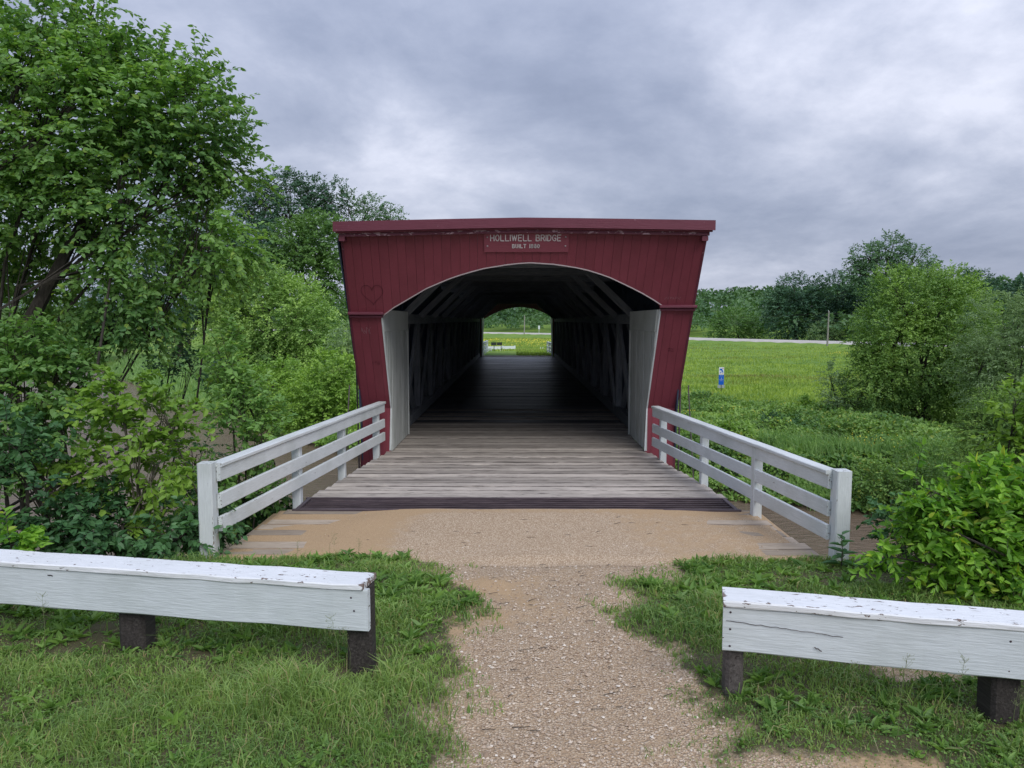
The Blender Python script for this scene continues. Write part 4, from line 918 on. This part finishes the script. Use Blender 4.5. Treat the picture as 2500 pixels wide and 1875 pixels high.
plant('bank_bush', 'dull green bush on the far bank between the railing and the big tree', 'bush', 41, [(1930, 1060, 50, 34), (1890, 1040, 30, 26)], 1920, 380, .17, .10, .5, 10, L_DARK, RG, seed=46, trunk_r=.04, stems=4, shape='tri2', inner=.3)
plant('bank_bush', 'low leafy bush at the water edge beyond the right end post', 'bush', 29.6, [(2120, 1170, 60, 40), (2180, 1185, 50, 36), (2240, 1175, 50, 40)], 2170, 420, .15, .09, .45, 10, L_BANK, RG, seed=47, trunk_r=.03, stems=4, shape='tri2', inner=.3)
NR = 'bushes on the near right bank'
plant('broadleaf_bush', 'bright green large-leaved bush in front of the water, right of the railing', 'bush', 6.7, [(2350, 1290, 105, 65), (2255, 1265, 32, 40), (2440, 1230, 85, 85), (2330, 1370, 110, 45), (2470, 1350, 90, 80), (2160, 1355, 40, 8), (2235, 1180, 10, 36), (2410, 1430, 105, 36), (2560, 1300, 100, 120)], (4.75, 6.5), 820, .10, .052, .26, 12, L_BRIGHT, NR, seed=51, trunk_r=.03, stems=7, inner=.25, droop=.25, gaps=.14, jit=.75, gapscale=3.)
plant('broadleaf_bush', 'upright bright sapling at the right edge above the large-leaved bush', 'bush', 8.4, [(2480, 980, 34, 40), (2490, 1060, 34, 60), (2470, 1140, 44, 50), (2540, 1100, 60, 120)], (6.2, 8.2), 170, .10, .06, .28, 11, L_LIGHT, NR, seed=52, trunk_r=.03, stems=2, inner=.1)
plant('young_tree', 'blue-green young shrub beside the end post, in front of the brown water', 'shrub', 7.8, [(2190, 1310, 30, 35), (2170, 1260, 24, 30), (2215, 1275, 26, 30)], (4.3, 7.7), 60, .075, .06, .22, 10, L_DARK, NR, seed=53, trunk_r=.015, stems=2, inner=.1)
# broad-leaved weed at the right end post
def weed(name, label, x, y, h_, nleaf, L_, W_, mat, seed, group=None):
    r = np.random.default_rng(seed); z = zat(x, y); t = empty(name, (x, y, z)); tag(t, label, 'weed', group)
    tt = np.linspace(.05, 1, nleaf)**1.0; ang = np.arange(nleaf)*2.4+r.uniform(0, 1); P_ = np.column_stack([.03*tt*np.sin(ang), .03*tt*np.cos(ang), tt*h_])
    Dd = np.column_stack([np.cos(ang), np.sin(ang), .25+.5*tt]); s = 1-.45*tt
    V, F = leaves(P_, Dd, np.tile([0, 0, 1.], (nleaf, 1)), L_*s, W_*s, bend=.35)
    obj('leaves', npmesh('leaves', V, F, mat), t)
    V, F = tube([(0, 0, -.05), (.01, 0, h_*.5), (0, .01, h_)], [.008, .006, .003], 6); obj('stem', npmesh('stem', V, F, BARK_PALE), t)
weed('broadleaf_weed', 'tall dark green broad-leaved weed at the foot of the right end post', 3.36, 7.68, .34, 14, .22, .10, L_DARK, 1, 'broad-leaved weeds by the post')
weed('broadleaf_weed', 'low broad-leaved weed just right of the end post', 3.68, 7.55, .22, 14, .20, .10, L_DARK, 2, 'broad-leaved weeds by the post')
weed('broadleaf_weed', 'small toothed weed at the grass edge near the timber wall', 3.98, 7.5, .24, 12, .17, .07, WEED, 3, 'broad-leaved weeds by the post')
# ------------------------------------------------------------------ hill forest (a mass)
r = np.random.default_rng(77)
fx = r.uniform(-180, 420, 14000); fy = r.uniform(60, 640, 14000); rd, sd_ = road_dist(fx, fy)
p_ = np.where(rd < 60, .32, .12)*np.where((fx > -40) & (fy > 120), 1, .35)
ok = (sd_ > 0) & (rd > 13) & (rd < 300) & (r.uniform(0, 1, 14000) < p_) & ~((fx > 85) & (fy < 230) & (rd > 60)); fx, fy, rd = fx[ok], fy[ok], rd[ok]
VV = []; hz = H(fx, fy); hh = np.where(rd < 45, r.uniform(4.5, 9, len(fx)), r.uniform(9.5, 13.5, len(fx))); wr = hh*r.uniform(.34, .45, len(fx))
per = 110;  u = nrm(r.normal(size=(len(fx), per, 3))); u[..., 2] = np.abs(u[..., 2])*1.0-.25
c = np.stack([fx, fy, hz+hh*.58], 1)[:, None]; sc_ = np.stack([wr, wr, hh*.5], 1)[:, None]
P_ = (c+u*sc_*r.uniform(.75, 1.05, (len(fx), per, 1))).reshape(-1, 3); D_ = (u+r.normal(0, .6, u.shape)).reshape(-1, 3); N_ = (np.array([0, 0, 1.])+u*.8+r.normal(0, .4, u.shape)).reshape(-1, 3)
s_ = np.repeat(hh/11, per)*r.uniform(1.1, 2.0, len(P_)); V, F = leaves(P_, D_, N_, s_, s_*.75, 'tri2')
tag(obj('hill_forest', npmesh('hill_forest', V, F, L_HILL)), 'far wooded hillside of rounded green trees beyond the road', 'forest', kind='stuff')
# ------------------------------------------------------------------ undergrowth on banks
def scatter(n, x0, x1, y0, y1, seed, cond=None):
    r = np.random.default_rng(seed); x = r.uniform(x0, x1, n); y = r.uniform(y0, y1, n)
    yf = np.interp(x, XF, YF); return x, y, yf, r
def undergrowth(name, label, n, box, seed, mat, lo, hi, L_, maxh, cond):
    x, y, yf, r = scatter(n, *box, seed); ok = cond(x, y, yf); x, y = x[ok], y[ok]
    P2 = np.stack([x, y], -1); mound = maxh*(.45+.40*waves(P2, .55, seed+1)+.25*waves(P2, 1.7, seed+2)); mound = np.maximum(mound, .08)
    z = H(x, y)+mound*np.sqrt(r.uniform(.15, 1, len(x))); P_ = np.column_stack([x, y, z])
    D_ = r.normal(size=P_.shape)*.8+np.array([0, -.25, .1]); N_ = np.array([0, -.35, 1.])+r.normal(0, .45, P_.shape); s = L_*r.uniform(.6, 1.3, len(x))
    V, F = leaves(P_, D_, N_, s, s*.7, 'tri2'); tag(obj(name, npmesh(name, V, F, mat)), label, 'undergrowth', kind='stuff')
undergrowth('bank_undergrowth', 'tangled low leafy undergrowth covering the far bank right of the bridge', 300000, (3.0, 40, 20, 62), 61, L_BANK, 0, 1, .19, .85,
            lambda x, y, yf: (y > yf+.2) & (y < yf+24+3*np.sin(x*.6)-.25*np.maximum(x-14, 0)) & ((y < 52) | (x > 9)))
undergrowth('bank_undergrowth', 'bright leafy undergrowth on the far bank left of the bridge', 70000, (-26, -3, 38, 74), 62, L_VINE, 0, 1, .24, 1.3,
            lambda x, y, yf: (y > yf+.2) & (y < yf+16))
undergrowth('bank_undergrowth', 'dark leafy undergrowth on the steep near bank below the plants', 60000, (-16, 16, 5.5, 19), 63, L_DARK, 0, 1, .12, .8,
            lambda x, y, yf: (y > np.interp(x, XE, YE)+.5) & (y < np.interp(x, XN, YN)) & ((np.abs(x) > 3.9)) & ~((x > 3.3) & (x < 6.0) & (y > 7.2) & (y < 20)))
def blades(x, y, z, h_, w_, r, lean=.35, lean_dir=None):
    n = len(x); a = r.uniform(0, 6.283, n); S = np.column_stack([np.cos(a), np.sin(a), np.zeros(n)]); b = r.uniform(0, 6.283, n)
    ld = np.column_stack([np.cos(b), np.sin(b), np.zeros(n)])
    if lean_dir is not None: ld = nrm(ld*.7+np.array(lean_dir))
    l = (r.uniform(.1, 1, n)*lean*h_)[:, None]; P_ = np.column_stack([x, y, z]); hh = h_[:, None]; ww = (w_ if hasattr(w_, '__len__') else np.full(n, w_))[:, None]
    up = np.array([0, 0, 1.])
    V = np.stack([P_-S*ww/2, P_+S*ww/2, P_-S*ww*.36+up*hh*.6+ld*l*.35, P_+S*ww*.36+up*hh*.6+ld*l*.35, P_+up*hh*(1-.25*lean)+ld*l*1.1], 1).reshape(-1, 3)
    b = np.arange(n)[:, None]*5
    return V, [(b+np.array([[0, 1, 3, 2]])).astype(np.int32), (b+np.array([[2, 3, 4]])).astype(np.int32)]
# tall grass patches on the far banks
x, y, yf, r = scatter(60000, 8, 34, 20, 40, 64); ok = (y > yf) & (y < yf+6.5) & (waves(np.stack([x, y], -1), .5, 9)+np.where(x > 11.5, .9, -.6) > 0); x, y = x[ok], y[ok]
V, F = blades(x, y, H(x, y)-.05, r.uniform(.7, 1.5, len(x)), .03, r, .7, (-.5, -.4, 0))
tag(obj('tall_grass', npmesh('tall_grass', V, F, REED)), 'tall drooping grass along the water right of the railing', 'grass', kind='stuff')
x, y, yf, r = scatter(60000, -60, -22, 60, 118, 65); ok = (y > yf) & (y < yf+45); x, y = x[ok], y[ok]
V, F = blades(x, y, H(x, y)-.05, r.uniform(.5, 1.1, len(x)), .07, r, .6)
tag(obj('tall_grass', npmesh('tall_grass', V, F, REED)), 'pale tall grass on the flat across the river at the left', 'grass', kind='stuff')
# meadow tufts
r = np.random.default_rng(66); n = 58000; dd = 46/(1-r.uniform(0, 1, n)*(1-46/210.)); xx = r.uniform(.0, .52, n)*dd
rd, sd_ = road_dist(xx, dd); ok = (rd > 9) & (sd_ < 0) & (dd > np.interp(xx, XF, YF)+12); xx, dd, rd = xx[ok], dd[ok], rd[ok]
tuft = waves(np.stack([xx, dd], -1), .25, 8)
V, F = blades(xx, dd, H(xx, dd)-.03, r.uniform(.15, .38, len(xx))*(1+.35*np.clip(tuft, -1, 1)), .03+.0009*dd, r, .5)
tag(obj('meadow_grass', npmesh('meadow_grass', V, F, MEADOW)), 'bright green meadow grass between the far bank and the road', 'grass', kind='stuff')
n = 14000; dd = 64+r.uniform(0, 1, n)**.8*190; xx = r.uniform(-.06, .07, n)*dd; ok = (road_dist(xx, dd)[0] > 8); xx, dd = xx[ok], dd[ok]
V, F = blades(xx, dd, H(xx, dd)-.03, r.uniform(.2, .4, len(xx)), .04+.0008*dd, r, .5)
tag(obj('meadow_grass', npmesh('meadow_grass', V, F, MEADOW)), 'bright green meadow grass seen through the far bridge opening', 'grass', kind='stuff')
# yellow flowers
fxs = []
n = 9000; dd = 60+r.uniform(0, 1, n)*110; xx = r.uniform(.19, .5, n)*dd; k = waves(np.stack([xx*.5, dd*1.6], -1), .10, 12)+.8*np.exp(-((dd-118-.1*xx)/16)**2); ok = (k > 1.35) & (r.uniform(0, 1, n) < .6) & (road_dist(xx, dd)[0] > 9); fxs.append((xx[ok], dd[ok]))
xx = r.uniform(8.5, 15, 700); dd = r.uniform(40, 50, 700); ok = waves(np.stack([xx, dd], -1), .7, 3) > .2; fxs.append((xx[ok], dd[ok]))
xx = r.normal(16.6, .8, 110); dd = r.normal(35.5, .9, 110); fxs.append((xx, dd))
dd = 110+r.uniform(0, 1, 1500)*120; xx = r.uniform(-.05, .07, 1500)*dd; ok = (waves(np.stack([xx*.5, dd*1.3], -1), .12, 14) > -.1); fxs.append((xx[ok], dd[ok]))
x = np.concatenate([f[0] for f in fxs]); y = np.concatenate([f[1] for f in fxs]); z = H(x, y)+r.uniform(.25, .6, len(x)); P_ = np.column_stack([x, y, z])
s = .04+.0007*y; V, F = leaves(P_-np.column_stack([s*.5, 0*s, 0*s]), np.tile([1., 0, .1], (len(x), 1)), np.array([0, -.7, 1.])+r.normal(0, .3, P_.shape), s, s*.9, 'tri2')
tag(obj('wildflowers', npmesh('wildflowers', V, F, YELLOW)), 'scattered yellow wildflowers in the meadow and on the bank', 'flowers', kind='stuff')
# ------------------------------------------------------------------ foreground lawn
r = np.random.default_rng(88); n = 212000
y = 2.9+(8.6-2.9)*r.uniform(0, 1, n)**1.2; x = r.uniform(-1, 1, n)*(.72*y+.9); 
ye = np.interp(x, XE, YE); bb_ = bare(x, y); keep = (r.uniform(0, 1, n) > bb_*1.12+.0) & (y < ye+1.0)
keep &= ~((np.abs(x) < 3.3) & (y > 8.05)) & ~((x > 3.3) & (x < 6.0) & (y > ye+.15))
x, y, bb_ = x[keep], y[keep], bb_[keep]
P2 = np.stack([x, y], -1); tf = waves(P2, 2.6, 51); tf2 = waves(P2, 9., 52)
hgt = (.055+.035*np.clip(tf, -1, 1.6)+.02*np.clip(tf2, -1, 1))*(1-.6*bb_)*r.uniform(.55, 1.35, len(x)); hgt = np.maximum(hgt, .015)
lush = (x < -.8).astype(float)+(x > 1.5)*.35; hgt *= (1.1+.55*lush)*(1+.35*np.clip(waves(P2, 5.5, 57), -1, 1.3))
edge = np.exp(-((np.minimum(np.abs(y-(4.93-.176*(x+1.0))), 9)/.22)**2))*(x < -.9)+np.exp(-((np.abs(y-(4.67-.235*(x-1.31)))/.22)**2))*(x > 1.25); hgt *= 1-.25*edge
# clump blades towards tuft centres
V, F = blades(x+.012*np.sin(37*y), y, H(x, y)-.012, hgt, r.uniform(.0032, .0095, len(x))*(1+.22*(y-4)), r, 1.0)
tag(obj('grass', npmesh('grass', V, F, GRASS)), 'short green lawn grass on both sides of the gravel path', 'grass', kind='stuff')
n = 9000; y = 3.3+4.8*r.uniform(0, 1, n)**1.3; x = r.uniform(-1, 1, n)*(.72*y+.3); tf = waves(np.stack([x, y], -1), 1.6, 54); ok = (bare(x, y) < .35) & ((tf > .1) | ((np.abs(y-(5.2-.176*(x+1))) < .12) & (r.uniform(0, 1, n) < .4))) & (y < np.interp(x, XE, YE)+.3); x, y = x[ok], y[ok]
V, F = blades(x, y, H(x, y)-.01, r.uniform(.09, .22, len(x)), r.uniform(.004, .009, len(x)), r, 1.3)
tag(obj('long_grass', npmesh('long_grass', V, F, GRASS)), 'longer arching grass blades among the lawn and around the posts', 'grass', kind='stuff')
# rosettes of broad-leaved weeds (dandelion, plantain, clover)
n = 6500; y = 3.4+4.75*r.uniform(0, 1, n)**1.1; x = r.uniform(-1, 1, n)*(.72*y+.2); P2 = np.stack([x, y], -1); wv = waves(P2, 1.4, 55)
ok = (bare(x, y) < .55) & (y < np.interp(x, XE, YE)+.2) & ((wv > .1) | ((y > 7.2) & (x < 0)) | ((x < 0) & (y > 5.2)) | (r.uniform(0, 1, n) < .25)) & ((y > 6) | (r.uniform(0, 1, n) < .5)) & (bare(x, y) < .12+.3*r.uniform(0, 1, n)**3); x, y = x[ok], y[ok]; k = 8
ang = (np.arange(k)[None]*2.4+r.uniform(0, 6.28, (len(x), 1))); P_ = np.repeat(np.column_stack([x, y, H(x, y)]), k, 0)+r.normal(0, .018, (len(x)*k, 3))*np.array([1, 1, .2])
el = r.uniform(.5, 2.2, (len(x), k)); Dd = np.stack([np.cos(ang), np.sin(ang), el], -1).reshape(-1, 3); sz = np.repeat((.028+.075*r.uniform(0, 1, len(x))**1.8)*np.interp(y, [3.8, 6], [.8, 1.25])*(1-.55*bare(x, y)), k)*r.uniform(.7, 1.2, len(P_))
V, F = leaves(P_, Dd, np.tile([0, 0, 1.], (len(P_), 1))+r.normal(0, .35, P_.shape), sz, sz*r.uniform(.25, .55, len(P_)), bend=.5)
tag(obj('lawn_weeds', npmesh('lawn_weeds', V, F, WEED)), 'dandelion and plantain leaves growing through the lawn', 'weeds', kind='stuff')
# clover dots
n = 26000; y = 3.3+4.8*r.uniform(0, 1, n)**1.2; x = r.uniform(-1, 1, n)*(.72*y+.3); ok = (r.uniform(0, 1, n) > bare(x, y)*1.1+.1) & (waves(np.stack([x, y], -1), 1.8, 56) > -.3) & (y < np.interp(x, XE, YE)+.2); x, y = x[ok], y[ok]
P_ = np.column_stack([x, y, H(x, y)+r.uniform(.01, .045, len(x))]); D_ = r.normal(size=P_.shape); D_[:, 2] *= .3; s = r.uniform(.012, .024, len(x))
V, F = leaves(P_, D_, np.array([0, 0, 1.])+r.normal(0, .3, P_.shape), s, s*.9, 'tri2', .1)
tag(obj('clover', npmesh('clover', V, F, WEED)), 'small clover leaves low in the lawn', 'weeds', kind='stuff')
# seed stalks in front of and behind the beams
A = Acc(); AS = Acc()
for (sx0, sy0, sh) in ((-3.2, 4.95, .55), (-1.17, 4.75, .52), (-1.10, 4.8, .42), (2.2, 4.2, .50), (2.5, 4.15, .52), (1.95, 4.3, .40), (-1.5, 4.3, .30), (2.75, 4.05, .38), (-2.0, 7.9, .28), (-1.7, 7.95, .2), (-2.35, 7.9, .22)):
    z0 = zat(sx0, sy0); tip = (sx0+random.uniform(-.06, .08), sy0, z0+sh)
    A.add(*tube([(sx0, sy0, z0), (sx0+.01, sy0, z0+sh*.6), tip], [.0016, .0013, .0008], 4))
    for k in range(22):
        p = np.array(tip)-np.array([0, 0, random.uniform(0, .13)]); q = p+np.array([random.uniform(-.035, .035), random.uniform(-.02, .02), random.uniform(.0, .03)])
        A.add(*tube([p, q], .0007, 3)); V, F = leaves(np.array([q]), np.array([[.3, 0, 1.]]), np.array([[0, -1., 0]]), .007, .004, 'tri2'); A.add(V, [np.concatenate([F[0]]), F[1]])
tag(obj('seed_grass', A.mesh('seed_grass', leafmat('seed_heads', (.10, .14, .05), (.22, .24, .12), .2))), 'thin grass stalks with open seed heads in front of the guard rails', 'grass', kind='stuff')
# dry straw arcs
A = Acc()
for k in range(46):
    sx0 = random.choice([random.uniform(-3, -.8), random.uniform(1.3, 3)]); sy0 = random.uniform(3.9, 5.6)
    if bare(np.array([sx0]), np.array([sy0]))[0] > .6: continue
    a = random.uniform(0, 6.28); L_ = random.uniform(.08, .24); z0 = zat(sx0, sy0); h_ = random.uniform(.03, .13)
    A.add(*tube([(sx0, sy0, z0), (sx0+math.cos(a)*L_*.4, sy0+math.sin(a)*L_*.4, z0+h_), (sx0+math.cos(a)*L_, sy0+math.sin(a)*L_, z0+h_*.5)], [.0018, .0015, .001], 4))
tag(obj('dry_stalks', A.mesh('dry_stalks', flat('straw', (.45, .40, .22)))), 'dry pale stalks bent over in the lawn', 'straw', kind='stuff')
# ------------------------------------------------------------------ sand drifted over the near deck planks
sxs = np.linspace(-3.28, 3.30, 150); sys_ = np.linspace(7.72, 10.03, 64); SX, SY = np.meshgrid(sxs, sys_); P2 = np.stack([SX, SY], -1)
edge_l = np.where(SX < 0, 2.5, 2.72)-.33*(SY-8.1)+.25*waves(P2, 1.6, 71)+.16*waves(np.stack([SX*.4, SY*3], -1), 1.2, 72)
tz = np.clip((edge_l-np.abs(SX+.15*0))/.5, -1, 1); SZ = -.012+.028*sstep(.5+tz*.8)*1.0+.006*waves(P2, 3, 73)*sstep(.5+tz)
kk = sstep((SY-7.74)/.30); gz = H(SX, SY); SZ = (gz-.012)*(1-kk)+np.maximum(SZ, gz*(SY < 8.2)-.02*(SY < 8.2)-(SY >= 8.2))*kk; SZ = np.where((SY < 8.15) & (bare(SX, SY) < .25), gz-.03, SZ); SZ = np.where(np.abs(SX) > 3.2, -.05, SZ)
m_, nt_, b_ = newmat('sand_and_gravel'); pos = N(nt_, 'ShaderNodeNewGeometry').outputs['Position']
asd = N(nt_, 'ShaderNodeAttribute', attribute_name='sand').outputs['Fac']
sf = ramp(nt_, M_(nt_, 'ADD', asd, M_(nt_, 'MULTIPLY', M_(nt_, 'SUBTRACT', noise(nt_, pos, 7, 8, .7), .5), 2.0)), [(.2, (0, 0, 0)), (.85, (1, 1, 1))])
gc, gh = gravel_nodes(nt_, pos, sf); setc(nt_, b_, gc); b_.inputs['Roughness'].default_value = .92; b_.inputs['Specular IOR Level'].default_value = .12; bump(nt_, b_, gh, .8, .012)
nxs, nys = len(sxs), len(sys_); idx = (np.arange(nys-1)[:, None]*nxs+np.arange(nxs-1)[None]).ravel()
me = npmesh('sand_cover', np.column_stack([SX.ravel(), SY.ravel(), SZ.ravel()]), np.column_stack([idx, idx+1, idx+nxs+1, idx+nxs]), m_, True)
sdv = np.clip(sstep((np.abs(SX-.05)-.9+.35*waves(P2, 1.5, 75))/.9)*np.where(SX > 0, .55, 1.0)+sstep((SY-9.65)/.3)*.6, 0, 1)
a_ = me.attributes.new('sand', 'FLOAT', 'POINT'); a_.data.foreach_set('value', sdv.ravel().astype(np.float32))
tag(obj('sand_cover', me), 'tan sand and fine gravel drifted over the near deck planks', 'sand', kind='stuff')
# ------------------------------------------------------------------ gravel stones
r = np.random.default_rng(99); n = 46000
y = 3.3+(9.9-3.3)*r.uniform(0, 1, n)**1.15; x = r.uniform(-2.4, 3.2, n)
bb_ = bare(x, y); P2 = np.stack([x, y], -1); sdn = .85*sstep((waves(P2, 1.8, 41)+.5*waves(P2, 6., 42)-.1)/1.3); l, rt = pathc(y)
onpath = (x > l-.1) & (x < rt+.15)
prob = np.where(y < 8.0, bb_*np.where(onpath, 1-.85*sdn, .10)*np.interp(y, [7.0, 8.0], [1, .62]), np.exp(-((x-.1)/1.3)**2)*(.72-.15*np.clip(y-8, 0, 1))+.04)
ok = r.uniform(0, 1, n) < prob; x, y = x[ok], y[ok]; n = len(x)
sz = .0038+.011*r.uniform(0, 1, n)**3.2; big = r.uniform(0, 1, n) < .008; sz[big] *= 1.7; sz *= 1+.05*(y-4)
sz *= np.interp(y, [6.0, 9.0], [1, .6])
base_v = nrm(np.array([(1, 0, 0), (-1, 0, 0), (0, 1, 0), (0, -1, 0), (0, 0, 1), (0, 0, -1)], float)); octf = np.array([(0, 2, 4), (2, 1, 4), (1, 3, 4), (3, 0, 4), (2, 0, 5), (1, 2, 5), (3, 1, 5), (0, 3, 5)])
bv = base_v[None]*r.uniform(.6, 1.35, (n, 6, 1))+r.normal(0, .22, (n, 6, 3)); a = r.uniform(0, 6.28, n); ca, sa = np.cos(a)[:, None], np.sin(a)[:, None]
bv = np.stack([bv[..., 0]*ca-bv[..., 1]*sa, bv[..., 0]*sa+bv[..., 1]*ca, bv[..., 2]*.6], -1)*sz[:, None, None]
zz_ = np.where(y > 8.05, .010, H(x, y)-.012); V = (bv+np.stack([x, y, zz_+sz*.2], -1)[:, None]).reshape(-1, 3)
F = (np.arange(n)[:, None, None]*6+octf[None]).reshape(-1, 3)
m_, nt_, b_ = newmat('limestone_gravel'); gi = N(nt_, 'ShaderNodeNewGeometry')
setc(nt_, b_, ramp(nt_, gi.outputs['Random Per Island'], [(0, (.30, .215, .15)), (.4, (.46, .36, .27)), (.85, (.58, .49, .395)), (1, (.72, .655, .565))])); b_.inputs['Roughness'].default_value = .9
tag(obj('gravel', npmesh('gravel', V, F, m_)), 'loose pale limestone gravel on the path', 'gravel', kind='stuff')
# twigs and debris on the path
A = Acc(); rr = random.Random(8)
for k in range(70):
    y0 = rr.uniform(4.2, 9.8); x0 = rr.uniform(-2.2, 2.4) if y0 > 8 else rr.uniform(-.4, 1.0); a = rr.uniform(-.6, .6); L_ = rr.uniform(.02, .12)
    z0 = (.016 if y0 > 8.05 else zat(x0, y0)-.002)
    A.add(*tube([(x0, y0, z0), (x0+L_*.5*math.cos(a), y0+L_*.5*math.sin(a), z0+.006), (x0+L_*math.cos(a+.2), y0+L_*math.sin(a+.2), z0)], [.0028, .0025, .0015], 4))
tag(obj('twigs', A.mesh('twigs', BARK)), 'small dark twigs scattered on the gravel and sand', 'twigs', kind='stuff')
